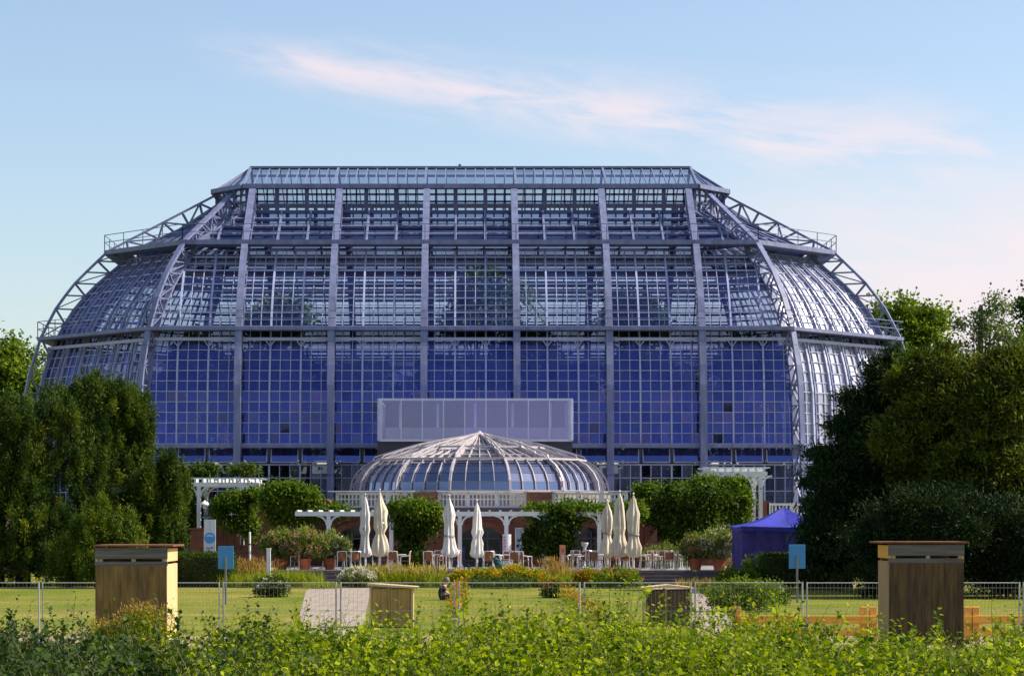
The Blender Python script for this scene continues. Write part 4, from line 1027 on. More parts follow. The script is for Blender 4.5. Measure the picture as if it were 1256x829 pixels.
J = [bp(0, 0, .12), bp(.03, 0, .28), bp(.10, 0, .46), bp(.17, 0, .58), bp(.24, 0, .66), bp(.29, 0, .74), bp(.33, 0, .82),
     bp(.15, -.19, .56), bp(.24, -.24, .34), bp(.44, -.16, .24), bp(.52, -.12, .22),
     bp(.15, .19, .56), bp(.24, .24, .34), bp(.44, .16, .24), bp(.52, .12, .22),
     bp(.05, -.11, .10), bp(.40, -.24, .16), bp(.50, .02, .07), bp(.58, .06, .05),
     bp(.05, .11, .10), bp(.40, .24, .16), bp(.52, -.04, .07), bp(.60, -.09, .05)]
E = [(0, 1), (1, 2), (2, 3), (3, 4), (4, 5), (5, 6), (3, 7), (7, 8), (8, 9), (9, 10), (3, 11), (11, 12), (12, 13), (13, 14), (0, 15), (15, 16), (16, 17), (17, 18), (0, 19), (19, 20), (20, 21), (21, 22)]
rr_ = [.13, .13, .14, .12, .055, .09, .085, .06, .045, .035, .03, .06, .045, .035, .03, .1, .07, .05, .04, .1, .07, .05, .04]
skinned('body', J, E, [r * s_ for r in rr_], M['skin'], pn)
ci = [0, 1, 2, 3, 7, 8, 11, 12, 15, 16, 17, 19, 20, 21]
mp = {v: i for i, v in enumerate(ci)}
skinned('clothing', [J[i] for i in ci], [(mp[a], mp[b]) for a, b in E if a in mp and b in mp], [rr_[i] * s_ * 1.22 for i in ci], M['cloth_dark'], pn)
mb = MB(); hc = bp(.27, 0, .83); prf = []
mb.lathe([(.115 * math.sin(math.pi * i / 8) + .004, .125 * -math.cos(math.pi * i / 8)) for i in range(9)], tuple(hc), 14); mb.build('hair', M['hair'], pn, smooth=True)
# ------------------------------------------------------------------ trees
def ells_px(lst, Y, dep=1.0):
    """(px, py, half width px, half height px[, dY]) -> ellipsoids at depth Y"""
    out = []
    for e in lst:
        yy = Y + (e[4] if len(e) > 4 else 0); rx, rz = e[2] * yy / F, e[3] * yy / F
        out.append((X(e[0], yy), yy, Z(e[1], yy), rx, rx * dep, rz))
    return out
def tree(name, label, cat, Y, lst, mat, k, per, rad_, L, Wd, base, stretch=(1, 1, 1), droop=0., along=.5, inner=.16, dep=1.0, tr=.3, group=None, top=None, nl=7, gz=0.0, mat2=None, k2=0, lump_n=10):
    el0 = ells_px(lst, Y, dep); el = lumpify(el0, lump_n); bx = X(base, Y)
    t = thing(name, label, cat, (bx, Y, gz), group)
    C, Nn = on_ells(el, k, inner)
    ok = C[:, 2] > gz + .15; C, Nn = C[ok], Nn[ok]
    V, tn = foliage(C, Nn, rng.uniform(.6, 1.35, len(C)) * rad_, per, L, Wd, stretch, droop, along)
    np_quads('crown', V, mat, t, tn)
    if k2:
        C2, N2 = on_ells(el, k2, inner * .5); ok = C2[:, 2] > gz + .5; C2, N2 = C2[ok], N2[ok]
        V, tn = foliage(C2, N2, rng.uniform(.5, 1.2, len(C2)) * rad_, per, L, Wd, stretch, droop, along)
        np_quads('lit_sprays', V, mat2, t, tn)  # lighter leaf clumps; sunlit patches of the crown put into leaf colour
    zt = max(e[2] for e in el0) if top is None else top
    mb = MB(); ex = [tuple(np.array(e[:3]) + rng.normal(size=3) * np.array(e[3:6]) * .45) for e in (el0 * 6)[:nl]]
    ex = [(x, y, max(z, gz + .8)) for x, y, z in ex]
    branchy(mb, (bx, Y, gz - .05), (bx + R.uniform(-.3, .3), Y, zt), tr, ex); mb.build('trunk', M['bark'], t)
    return t
YG = 'dark yews in front of the left greenhouse end'
def yew(label, Y, lst, base, k, mat='yew', **kw):
    return tree('yew_tree', label, 'tree', Y, lst, M[mat], k, 140, .27, .20, .022, base, (.7, .7, 1.7), -.45, .35, group=YG, **kw)
yew('broad dark yew at the left picture edge with drooping sprays', 109, [(30, 560, 62, 68), (20, 640, 62, 82), (70, 660, 34, 60), (75, 560, 38, 62), (40, 520, 44, 34), (-25, 600, 40, 100), (8, 510, 30, 24), (20, 690, 62, 42), (-20, 690, 40, 42)], 28, 850, mat2=M['yew_light'], k2=190)
yew('tallest yew of the left group, right of the edge yew', 112, [(118, 515, 56, 42), (128, 580, 58, 70), (125, 660, 52, 65), (90, 500, 34, 28), (155, 515, 32, 38), (112, 486, 30, 18), (165, 560, 24, 50), (120, 690, 60, 36)], 126, 850, mat2=M['yew_light'], k2=240)
yew('narrow lower yew at the right end of the left group', 110, [(203, 610, 27, 48), (198, 660, 32, 55), (180, 640, 28, 70), (212, 585, 16, 24), (190, 692, 34, 34)], 200, 420, mat2=M['yew_light'], k2=150)
yew('small bushy light yew at the foot of the left group', 106, [(118, 662, 36, 42), (150, 672, 30, 40), (95, 692, 36, 34), (150, 700, 30, 28)], 125, 300, mat='yew_light')
DG = 'tall dark conifers right of the blue tent'
def con(label, Y, lst, base, k, mat, k2=0, m2='yew_light', L_=.27, **kw):
    return tree('conifer_tree', label, 'tree', Y, lst, M[mat], k, 130, .42, L_, L_ * .12, base, (1.25, 1.0, .75), -.1, 1.0, group=DG, lump_n=14, mat2=M[m2], k2=k2, **kw)
con('blackish conifer with ragged left side beside the blue tent', 103, [(1065, 575, 52, 60), (1050, 650, 52, 62), (1098, 510, 40, 44), (1030, 600, 34, 34), (1018, 648, 26, 44), (1120, 620, 52, 90), (1062, 520, 26, 26), (1095, 470, 24, 30), (1012, 590, 22, 6), (1004, 622, 18, 7), (1006, 655, 20, 8), (1024, 560, 22, 6), (1038, 528, 18, 7), (1046, 494, 12, 14), (1078, 456, 9, 18), (1100, 444, 9, 16), (1004, 690, 18, 12)], 1085, 1150, 'dark_con')
con('tall olive tipped conifer rising behind the right insect hotel', 100, [(1152, 482, 40, 34), (1140, 540, 52, 60), (1170, 600, 60, 80), (1120, 560, 40, 60), (1125, 470, 26, 26), (1140, 446, 9, 14), (1158, 440, 9, 14), (1172, 452, 9, 14), (1122, 448, 8, 12)], 1160, 800, 'olive_con', 260, 'yew_light', nl=9)
con('wide olive conifer at the right picture edge', 98, [(1225, 520, 56, 62), (1215, 600, 60, 80), (1250, 640, 60, 90), (1195, 500, 30, 34), (1240, 474, 40, 28), (1205, 462, 9, 16), (1226, 450, 9, 14), (1250, 446, 10, 14)], 1232, 850, 'olive_con', 360, 'yew_light')
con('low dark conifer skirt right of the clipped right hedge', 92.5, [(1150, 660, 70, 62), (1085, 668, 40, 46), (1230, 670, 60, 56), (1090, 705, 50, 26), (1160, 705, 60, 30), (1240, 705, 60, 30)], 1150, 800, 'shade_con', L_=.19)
BG = 'leafy park trees behind the greenhouse'
def park(label, Y, lst, base, k, mat, L=.34, rad_=1.0, per=70, **kw):
    return tree('park_tree', label, 'tree', Y, lst, M[mat], k, per, rad_, L, L * .36, base, (1, 1, .8), .1, .5, group=BG, tr=.5, gz=0, **kw)
park('yellow green tree at the far left edge of the view', 190, [(10, 470, 32, 40), (-20, 455, 40, 40), (18, 437, 14, 22), (40, 520, 40, 60), (48, 440, 8, 10)], 5, 260, 'bright')
park('bright green tree just right of the greenhouse', 200, [(1112, 398, 34, 34), (1138, 405, 22, 30), (1090, 430, 40, 50), (1130, 450, 40, 50), (1080, 385, 16, 20), (1150, 395, 10, 14), (1115, 540, 60, 90)], 1115, 330, 'bright')
park('pale loose tree between the bright tree and the dark one', 190, [(1195, 420, 26, 34), (1215, 400, 26, 28), (1185, 470, 36, 50), (1235, 450, 40, 50), (1176, 402, 8, 10), (1212, 374, 14, 12), (1230, 380, 16, 20), (1215, 550, 60, 90)], 1205, 210, 'pale', .24, .8, lump_n=12)
park('dark green tall tree at the upper right edge', 215, [(1256, 385, 16, 30), (1272, 375, 22, 30), (1266, 440, 24, 50), (1280, 550, 50, 90)], 1262, 200, 'vine_dark')
for i, (px, top, hw) in enumerate(((95, 452, 62), (215, 470, 66), (335, 440, 62), (455, 462, 60), (572, 445, 66), (690, 466, 60), (810, 442, 64), (930, 464, 60), (1035, 452, 56))):
    park(['rounded dark park tree half hidden behind the left glass end', 'wide park tree seen through the left glass bays', 'taller park tree seen through the second glass bay', 'low park tree behind the glass left of the dome', 'park tree straight behind the dome and glass', 'low park tree behind the glass right of the dome', 'taller park tree seen through the right glass bays', 'wide park tree behind the right corner rib', 'park tree half hidden behind the right glass end'][i],
         205 + (i % 3) * 4, [(px, (top + 620) / 2, hw, (620 - top) / 2), (px - 30, top + 60, 36, 46), (px + 28, top + 66, 36, 46)], px, 170, 'mid' if i % 2 else 'vine_dark', .6, 1.6, 50)
# a far wood that closes the park off on both sides, beyond the frame
el = []
for s in (-1, 1):
    for i in range(26): el.append((s * (58 + i * 7 + R.uniform(-2, 2)), 236 - i * 3 + R.uniform(-6, 6), R.uniform(5, 8), R.uniform(5, 7), 5, R.uniform(7, 10)))
C_, N_ = on_ells(lumpify(el, 6), 5200, .15); ok_ = C_[:, 2] > .3
V_, t_ = foliage(C_[ok_], N_[ok_], 1.5, 26, .8, .3)
o = np_quads('far_wood', V_, M['mid'], None, t_); o['kind'] = 'stuff'
# plants inside the greenhouse
def tropical(label, px, Y, ztop, sp, mat='palm'):
    t = thing('tropical_tree', label, 'tree', (X(px, Y), Y, UZ), 'tropical plants inside the greenhouse'); c = np.array([X(px, Y), Y, ztop])
    mb = MB(); mb.tube([(c[0], Y, UZ), (c[0] + .3, Y, (UZ + ztop) / 2), (c[0], Y, ztop)], [.25, .18, .12], 8); mb.build('trunk', M['bark'], t)
    P = []; Dn = []
    for f in range(17):
        a = rng.uniform(0, 6.28); ln = sp * rng.uniform(.7, 1.1); up = rng.uniform(.15, .9)
        for s in np.linspace(.12, 1, 26):
            p = c + np.array([math.cos(a) * ln * s, math.sin(a) * ln * s, ln * (up * s - .9 * s * s)])
            for sd_ in (-1, 1): P.append(p); Dn.append((math.cos(a + sd_ * 1.1), math.sin(a + sd_ * 1.1), -.45))
    P = np.array(P); Dn = np.array(Dn)
    np_quads('crown', leafq(P, Dn, np.tile([0, 0, 1.0], (len(P), 1)) + rng.normal(size=P.shape) * .2, .75 * rng.uniform(.7, 1.2, len(P)), .07), M[mat], t, rng.random(len(P)))
for a in (('feathery palm behind the left blue glass', 250, 158, 13.2, 3.2), ('palm behind the third blue glass bay', 375, 157, 12.4, 3.0), ('leaning palm behind glass left of the frosted box', 455, 160, 13.6, 3.4), ('tallest palm crown dark against the sky above the dome', 603, 164, 19.6, 3.6),
          ('palm behind glass just above the frosted box', 560, 156, 13.8, 2.8), ('palm behind the blue glass right of the frosted box', 720, 158, 13.4, 3.2), ('tall palm reaching the curved glass right of centre', 765, 162, 17.2, 3.0), ('palm behind the second blue bay from right', 830, 157, 12.8, 3.0), ('palm in the rightmost straight glass bay', 925, 158, 14.2, 3.2), ('short palm low behind the left corner bay', 320, 156, 10.6, 3.0), ('short palm low behind the right bays', 880, 155, 10.4, 2.8)): tropical(*a)
# two broad leafy trees inside
for lab, px, Y, lst in (('broad leafy tree inside the glass left of centre', 340, 157, [(340, 470, 40, 40), (310, 500, 30, 30)]), ('leafy tree close to the glass in the second bay', 430, 154, [(430, 480, 30, 40), (445, 520, 30, 26)]), ('leafy tree close behind the leftmost blue bay', 245, 154, [(245, 450, 26, 34), (225, 490, 26, 30)]), ('leafy tree close behind the rightmost blue bay', 918, 154, [(918, 460, 34, 50), (900, 510, 30, 30)]), ('leafy tree pressed to the glass right of the dome', 790, 154, [(790, 470, 30, 44), (775, 520, 26, 26)]), ('dark crowned tree rising high inside above the dome', 588, 163, [(588, 365, 26, 34), (600, 392, 30, 24), (570, 395, 24, 20)]), ('dark leafy tree high inside the right curved glass', 775, 160, [(775, 390, 24, 22), (790, 402, 22, 16)]), ('dark leafy tree inside the left curved glass', 350, 162, [(350, 392, 26, 18), (330, 400, 20, 14)]), ('broad leafy tree inside the glass right of centre', 660, 157, [(650, 450, 44, 40), (690, 480, 30, 40)])):
    tree('tropical_tree', lab, 'tree', Y, lst, M['palm'], 160, 40, .7, .42, .13, px, gz=UZ, group='tropical plants inside the greenhouse')

# ------------------------------------------------------------------ vines and clipped hedges
def vine(label, Y, lst, k, mat, per=60, rad_=.24, L=.15, dep=.5, stems=(), hang=0, gz=0):
    el0 = ells_px(lst, Y, dep); el = lumpify([tuple(np.array(e) * np.array([1, 1, 1, .88, 1, .84])) for e in el0], 9, .14, .52); t = thing('climbing_vine', label, 'vine', (el[0][0], Y, gz))
    C, Nn = on_ells(el, k, .26)
    V, tn = foliage(C, Nn, rng.uniform(.45, 1.7, k) * rad_ * 1.15, per, L, L * .38, (1, 1, 1), .35, .5); np_quads('foliage', V, M[mat], t, tn)
    mb = MB()
    for px, py in stems:
        mb.tube([(X(px, Y), Y, gz), (X(px, Y) + .1, Y, (gz + Z(py, Y)) / 2), (X(px, Y) + .05, Y, Z(py, Y))], [.06, .05, .03], 6)
    for e in el0[:4]: mb.tube([(el0[0][0], Y, gz), ((e[0] + el0[0][0]) / 2, e[1], (gz + e[2]) / 2), (e[0], e[1], e[2] + e[5] * .5)], .03, 5)
    mb.build('stem', M['bark'], t); return t
vine('dense dark vine curtain hanging left of the central arch', 116.2, [(506, 628, 36, 9), (506, 652, 26, 26), (502, 680, 20, 20), (524, 640, 16, 18), (488, 640, 14, 20)], 330, 'vine_dark', stems=((500, 660), (515, 650)), gz=TZ)
vine('bright leaf fringe along the pergola beam above the dark left vine', 115.8, [(505, 624, 34, 5), (528, 630, 16, 8)], 110, 'vine', gz=TZ)
vine('bushy vine covering the pergola right of the central arch', 116.2, [(676, 645, 26, 20), (668, 672, 19, 22), (692, 636, 18, 14), (650, 665, 7, 22), (686, 668, 16, 24)], 300, 'vine_dark', stems=((668, 660), (680, 650)), gz=TZ)
vine('thin bright vine along the right pergola roof', 116.5, [(690, 626, 40, 5), (735, 627, 26, 4), (660, 627, 18, 4), (775, 630, 16, 8)], 170, 'vine', gz=TZ)
vine('round bushy vine at the left end of the pavilion', 119.5, [(355, 608, 32, 18), (345, 626, 26, 22), (378, 612, 24, 17), (335, 606, 12, 10), (365, 632, 18, 14), (390, 630, 18, 6), (412, 628, 20, 5)], 430, 'vine', stems=((350, 640), (365, 640)))
vine('hanging vine ribbons on the left white pergola', 121.5, [(288, 614, 22, 6), (303, 630, 8, 24), (271, 628, 6, 18), (310, 608, 12, 5), (306, 650, 6, 12), (284, 645, 4, 8)], 190, 'vine', stems=((303, 660), (272, 650)))
vine('dark shrub mass behind the left pergola by the yews', 124, [(234, 600, 9, 26), (230, 640, 10, 40), (252, 578, 18, 5), (300, 577, 16, 4)], 150, 'vine_dark')
vine('wide dense vine left of the right white pergola', 119.3, [(845, 618, 34, 18), (826, 606, 14, 10), (866, 604, 12, 8), (822, 640, 24, 28), (858, 640, 28, 28), (872, 612, 24, 18), (810, 614, 12, 13), (838, 662, 22, 16), (800, 632, 12, 8)], 640, 'vine_dark', stems=((830, 660), (850, 660)))
vine('sunlit leaves spilling over the right white pergola', 121.0, [(884, 604, 26, 9), (912, 608, 8, 12), (850, 602, 24, 7), (900, 592, 14, 3), (872, 592, 18, 3), (890, 630, 8, 16), (905, 640, 8, 12), (915, 622, 4, 24)], 290, 'vine')
vine('low green shrubs on the wing roof right of the parasols', 120.5, [(790, 604, 16, 6), (806, 606, 10, 8)], 70, 'vine')
def clipped(label, px0, px1, pt, Y, dep, mat='clipped'):
    x0, x1, zt = X(px0, Y), X(px1, Y), Z(pt, Y); t = thing('clipped_hedge', label, 'hedge', ((x0 + x1) / 2, Y + dep / 2, 0))
    mb = MB(); mb.box(x0 + .12, x1 - .12, Y + .12, Y + dep - .12, 0, zt - .12); mb.build('branch_core', M['bark'], t)
    P = []; Nn = []
    def face(n, f, nr):
        for _ in range(n): P.append(f(R.random(), R.random())); Nn.append(nr)
    w, h = x1 - x0, zt
    face(int(w * h * 700), lambda u, v: (x0 + w * u, Y, zt * v), (0, -1, 0)); face(int(w * dep * 700), lambda u, v: (x0 + w * u, Y + dep * v, zt), (0, 0, 1))
    for xx, s in ((x0, -1), (x1, 1)): face(int(dep * h * 700), lambda u, v, xx=xx: (xx, Y + dep * u, zt * v), (s, 0, 0))
    P = np.array(P) + rng.normal(size=(len(P), 3)) * .05; Nn = np.array(Nn, float)
    tn = np.clip(.5 + .4 * np.sin(P[:, 0] * 3) * np.sin(P[:, 2] * 4 + P[:, 1]) + rng.normal(size=len(P)) * .2, 0, 1)
    np_quads('foliage', leafq(P, Nn * .6 + rng.normal(size=P.shape) * .7, Nn + rng.normal(size=P.shape) * .6, .085 * rng.uniform(.7, 1.3, len(P)), .028), M[mat], t, tn); return t
clipped('clipped dark box hedge left of the plain blue left sign', 219, 283, 680, 107, 2.0)
clipped('clipped box hedge behind the right blue board sign', 938, 1044, 681, 104, 1.6)

# ------------------------------------------------------------------ border plants
def grass(label, px, Y, h, w, mat, n=420, gz=0, head=None):
    x = X(px, Y); t = thing('grass_tuft', label, 'grass tuft', (x, Y, gz))
    b = np.stack([x + rng.normal(0, w * .35, n), Y + rng.normal(0, w * .25, n), np.full(n, gz)], 1)
    b[:, 0] = np.clip(b[:, 0], x - w * .6, x + w * .6); b[:, 1] = np.clip(b[:, 1], Y - w * .4, Y + w * .4)
    d = np.stack([rng.normal(0, .32, n), rng.normal(0, .3, n), np.ones(n)], 1)
    V = leafq(b, d, rng.normal(size=(n, 3)), h * rng.uniform(.55, 1.1, n), .016)
    np_quads('blades', V, M[mat], t, rng.random(n))
    if head:
        m = n // 2; i = rng.choice(n, m); tip = V[i, 2]
        np_quads('seed_heads', leafq(tip - unit(d[i]) * .1, d[i] + rng.normal(size=(m, 3)) * .15, rng.normal(size=(m, 3)), .28 * rng.uniform(.6, 1.2, m), .028), M[head], t, rng.random(m))
    return t
grass('tall tan feather grass clump behind the blue left sign', 292, 110.5, 1.15, 1.5, 'grass_y', 600, 0, 'grass_r')
grass('orange tan feather grass right of the blue left sign', 312, 110.0, 1.2, 1.5, 'grass_y', 600, 0, 'grass_r')
grass('lime grass mound in front of the tan feather grass', 300, 107.0, .75, 1.8, 'grass_g', 700)
grass('lime grass mound at the foot of the white marker post', 338, 106.5, .85, 1.7, 'grass_g', 700)
grass('wide green grass mound left of the left steps', 366, 106.2, .9, 1.8, 'grass_g', 700)
grass('small yellow green tuft at the bottom of the left steps', 395, 104.6, .4, 1.2, 'grass_g', 380)
grass('straw coloured grass between the white shrub and the left shelter', 462, 107.4, .95, 1.5, 'grass_g', 520, 0, 'grass_y')
grass('long straw grass row above the left wooden shelter', 490, 107.2, .95, 1.9, 'grass_g', 560, 0, 'grass_y')
grass('straw grass clump behind the sitting person', 524, 107.0, .95, 1.7, 'grass_g', 520, 0, 'grass_y')
grass('low green grass between sitting person and yellow flowers', 548, 106.6, .6, 1.6, 'grass_g', 480)
grass('tall thin fan grass around the orange sign', 683, 108.4, 1.25, 1.1, 'grass_y', 420, 0, 'grass_r')
grass('lime grass at the foot of the orange sign', 694, 106.6, .75, 1.3, 'grass_g', 480)
grass('bright lime grass left of the white plant label', 918, 105.2, .85, 1.5, 'grass_g', 520)
grass('thin dry grass above the right paved path', 862, 104.5, .55, 1.8, 'grass_y', 420)
def bush(label, px, Y, w, h, leaf, flower=None, nf=0, cat='flower bush', name='flower_bush', L=.09, gz=0, k=90, fl=.05, per=36):
    x = X(px, Y); t = thing(name, label, cat, (x, Y, gz)); el = [(x, Y, gz + h * .5, w / 2, w / 2 * .8, h * .5), (x - w * .2, Y, gz + h * .4, w * .35, w * .3, h * .4), (x + w * .22, Y - .1, gz + h * .42, w * .33, w * .3, h * .42)]
    C, Nn = on_ells(el, k, .22); C[:, 2] = np.maximum(C[:, 2], gz + .05)
    V, tn = foliage(C, Nn, rng.uniform(.6, 1.3, k) * .16, per, L, L * .34, (1, 1, 1.2), -.3, .5); np_quads('foliage', V, M[leaf], t, tn)
    if flower:
        C, Nn = on_ells(el, nf, .08, .0); C[:, 2] = np.maximum(C[:, 2], gz + h * .3)
        V, tn = foliage(C, Nn, .09, 14, fl * 1.4, fl * .6, (1, 1, 1), -.2, .6); np_quads('flowers', V, M[flower], t, tn)
    mb = MB()
    for i in range(6): mb.tube([(x, Y, gz), (x + R.uniform(-.4, .4) * w, Y + R.uniform(-.2, .2), gz + h * .7)], .014, 4)
    mb.build('stem', M['twig'], t); return t
for a in (('round golden flower mound left of the teal bundle', 566, 106.5, 1.0, .8), ('smaller golden flower mound below the central arch', 586, 106.8, .9, .8), ('golden flower mound directly below the teal bundle', 602, 106.4, 1.0, .85),
          ('large golden flower mound right of the teal bundle', 630, 106.7, 1.4, 1.0)):
    bush(*a, 'grass_g', 'petal_yellow', 150, 'flower bush', k=80)
bush('yellow flower bush trailing left of the orange sign', 655, 106.3, 1.3, .8, 'grass_g', 'petal_yellow', 70)
bush('orange flower bush right of the orange sign', 719, 106.6, 1.1, .8, 'grass_g', 'petal_orange', 170)
bush('green shrub with pinkish tops by the right steps', 755, 105.6, 2.2, .95, 'bright', 'petal_orange', 40, k=150)
bush('white flowering bush right of the left steps', 438, 106.4, 1.6, .9, 'oleander', 'petal_cream', 190)
bush('small dark lavender bush on the left lawn edge', 334, 93, 1.3, .75, 'vine_dark', 'petal_cream', 36)
bush('dark green low bush under the golden flowers', 614, 105.2, 2.6, .5, 'mid')
bush('rusty flowers beside the lawn left of centre right', 680, 92, .8, .7, 'bright', 'petal_orange', 80)
bush('bright green shrub between path and right hedge', 905, 103, 1.8, 1.0, 'bright', k=130)
bush('tall leafy weed left of the blue tent wall', 922, 104.5, .8, 1.5, 'bright', k=60)
bush('green bush filling the corner right of the right path', 915, 78, 2.4, 1.1, 'bright', k=190)
bush('greyish green bush behind the right path shrub', 940, 84, 1.6, .8, 'mid', 'petal_cream', 30, k=110)
bush('pale green shrub on the terrace behind the right chairs', 812, 116.6, 2.0, 1.25, 'oleander', name='leafy_shrub', cat='shrub', gz=TZ, k=150)
# narrow flower strip across the lawn
for label, px, y0, y1, n in (('orange yellow flower strip crossing the middle lawn', 563, 70, 100, 44), ('rusty flower strip crossing the lawn right of centre', 697, 66, 88, 34)):
    t = thing('flower_strip', label, 'flower bed', (X(px, 85), 85, 0)); Cs = []
    for i in range(n):
        yy = y0 + (y1 - y0) * i / (n - 1); Cs.append((X(px, 85) + R.uniform(-.18, .18), yy, R.uniform(.2, .5)))
    Cs = np.array(Cs); Nn = np.tile([0, 0, 1.0], (n, 1))
    V, tn = foliage(Cs * np.array([1, 1, .6]), Nn, .22, 50, .12, .035, (1, 1, 1), -.4, .6); np_quads('foliage', V, M['grass_g'], t, tn)
    V, tn = foliage(Cs, Nn, .16, 26, .07, .03, (1, 1, 1), -.2, .6); np_quads('flowers', V, M['petal_orange'], t, tn)
# oleanders in pots
def oleander(label, px, Y, w, h, flower, nf, pot=True, leaf='oleander'):
    x = X(px, Y); t = thing('potted_oleander', label, 'potted plant', (x, Y, TZ)); ph = .55
    mb = MB(); mb.lathe([(.24, 0), (.33, ph - .1), (.37, ph - .1), (.38, ph), (.32, ph), (.31, ph - .08)], (x, Y, TZ + .002), 20); mb.build('pot', M['terracotta'], t, smooth=False)
    el = [(x, Y, TZ + ph + h * .5, w * .42, w * .38, h * .5), (x - w * .28, Y, TZ + ph + h * .42, w * .26, w * .26, h * .34), (x + w * .28, Y, TZ + ph + h * .45, w * .26, w * .26, h * .36)]
    k = 150; C, Nn = on_ells(el, k, .28)
    V, tn = foliage(C, Nn + np.array([0, 0, .6]), rng.uniform(.6, 1.3, k) * .2, 38, .15, .026, (1, 1, 1.2), -.5, .6); np_quads('foliage', V, M[leaf], t, tn)
    C, Nn = on_ells(el, nf, .12); V, tn = foliage(C, Nn, .1, 14, .075, .034, (1, 1, 1), 0, .6); np_quads('flowers', V, M[flower], t, tn)
    mb = MB()
    for i in range(9): mb.tube([(x + R.uniform(-.1, .1), Y + R.uniform(-.1, .1), TZ + ph - .1), (x + R.uniform(-.42, .42) * w, Y + R.uniform(-.3, .3) * w, TZ + ph + h * R.uniform(.5, .9))], [.022, .01], 5)
    mb.build('stem', M['twig'], t); return t
oleander('leftmost potted oleander with salmon flowers by the white post', 345, 112.6, 1.9, 1.35, 'petal_pink', 60)
oleander('tall potted oleander with pinkish tops in the left group', 373, 112.0, 2.1, 1.45, 'petal_pink', 70)
oleander('potted oleander with cream flowers right in the left group', 405, 112.8, 1.9, 1.15, 'petal_cream', 90)
oleander('small pot with pink flowering oleander right of the chairs', 853, 112.2, 1.3, 1.1, 'petal_pink', 130)
oleander('pale cream green oleander in the broad right pot', 882, 112.0, 1.9, 1.45, 'petal_cream', 150)
Y = 113.5; xx = X(897, Y); mb = MB(); mb.lathe([(.16, 0), (.3, .55), (.34, 1.0), (.28, 1.3), (.16, 1.42), (.12, 1.4)], (xx, Y, TZ + .002), 18)
tag(at(mb.build('clay_jar', solid('sandy_clay', (.55, .34, .2), .8)), (xx, Y, TZ)), 'tall sandy clay jar behind the broad right flower pot', 'jar')

# ------------------------------------------------------------------ foreground hedge, shoots and shrubs
def shoots(B, D, Ln, nl, L, Wd, curl=.25, base_t=.12):
    n = len(B); t = np.linspace(base_t, 1, nl)[None, :, None] * np.ones((n, 1, 1)); t = np.clip(t + rng.normal(0, .02, t.shape), .02, 1)
    D = unit(D); side = unit(np.cross(D, rng.normal(size=(n, 3)))); Ln = Ln.reshape(-1, 1, 1)
    P = B[:, None] + D[:, None] * Ln * t + side[:, None] * Ln * curl * t * t
    tang = unit(D[:, None] + side[:, None] * 2 * curl * t)
    s2 = np.cross(D, side); an = np.arange(nl) * 2.4 + rng.random((n, 1)) * 6.28
    out_ = side[:, None] * np.cos(an)[..., None] + s2[:, None] * np.sin(an)[..., None]
    ld_ = tang * .55 + out_ + rng.normal(size=P.shape) * .2
    nr = tang + rng.normal(size=P.shape) * .25
    sz = (1.15 - .6 * t[..., 0]) * rng.uniform(.55, 1.3, (n, nl)) * rng.uniform(.75, 1.25, (n, 1))
    V = leafq(P.reshape(-1, 3), ld_.reshape(-1, 3), nr.reshape(-1, 3), (L * sz).reshape(-1), (Wd * sz).reshape(-1))
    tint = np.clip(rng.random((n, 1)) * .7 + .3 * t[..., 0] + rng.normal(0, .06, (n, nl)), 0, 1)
    # stems as three sided prisms
    q = np.linspace(0, 1, 5)[None, :, None]; Q = B[:, None] + D[:, None] * Ln * q + side[:, None] * Ln * curl * q * q
    w = (.0055 * (1 - .7 * q)); faces = []
    for k in range(3):
        a0, a1 = k * 2.094, (k + 1) * 2.094
        o0 = side[:, None] * math.cos(a0) + s2[:, None] * math.sin(a0); o1 = side[:, None] * math.cos(a1) + s2[:, None] * math.sin(a1)
        A, Bq = Q + o0 * w, Q + o1 * w
        faces.append(np.stack([A[:, :-1], Bq[:, :-1], Bq[:, 1:], A[:, 1:]], 2).reshape(-1, 4, 3))
    return V, tint.reshape(-1), np.concatenate(faces)
def hedge(name, label, cat, x0f, x1f, Y0, Y1, ztf, n, mat, nl=13, L=.092, Wd=.031, ln=(.25, .65)):
    yy = Y0 + (Y1 - Y0) * rng.random(n) ** 1.25; u = rng.random(n); xx = x0f(yy) + (x1f(yy) - x0f(yy)) * u
    fine_ = (np.sin(xx * 13.1 + 2.1 * np.sin(yy * 5.3)) * np.sin(yy * 8.7 + 1.7 * np.sin(xx * 7.9)) + .6 * np.sin(xx * 6.3 - yy * 4.1)) / 1.6
    zt = ztf(xx, yy) + .19 * fine_ - .04; Ln = rng.uniform(*ln, n); tall = rng.random(n) < .022; zt = zt + tall * rng.uniform(.12, .42, n)
    B = np.stack([xx, yy, zt - Ln * .75 - rng.random(n) ** 2 * .5], 1)
    front = yy < Y0 + .6; B[front, 2] = rng.uniform(.1, 1, front.sum()) * zt[front]
    D = np.stack([rng.normal(0, .38, n), rng.normal(-.08, .38, n), np.ones(n)], 1)
    t = thing(name, label, cat, (float(xx.mean()), float(yy.mean()), 0))
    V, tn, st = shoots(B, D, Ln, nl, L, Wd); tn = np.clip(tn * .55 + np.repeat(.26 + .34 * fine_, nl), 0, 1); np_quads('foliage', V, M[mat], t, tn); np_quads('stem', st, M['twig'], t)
    m = 260; i = rng.choice(n, m); mb = MB()
    for j in i: mb.tube([(B[j, 0] + R.uniform(-.2, .2), B[j, 1], 0), tuple(B[j])], [.02, .01], 4, False)
    mb.build('trunk', M['bark'], t); return t
lump = lambda x, y: .13 * np.sin(x * 2.1 + y * .7) + .12 * np.sin(x * 4.7 - y * 1.3) + .08 * np.sin(x * 9.1 + y * 2.9)
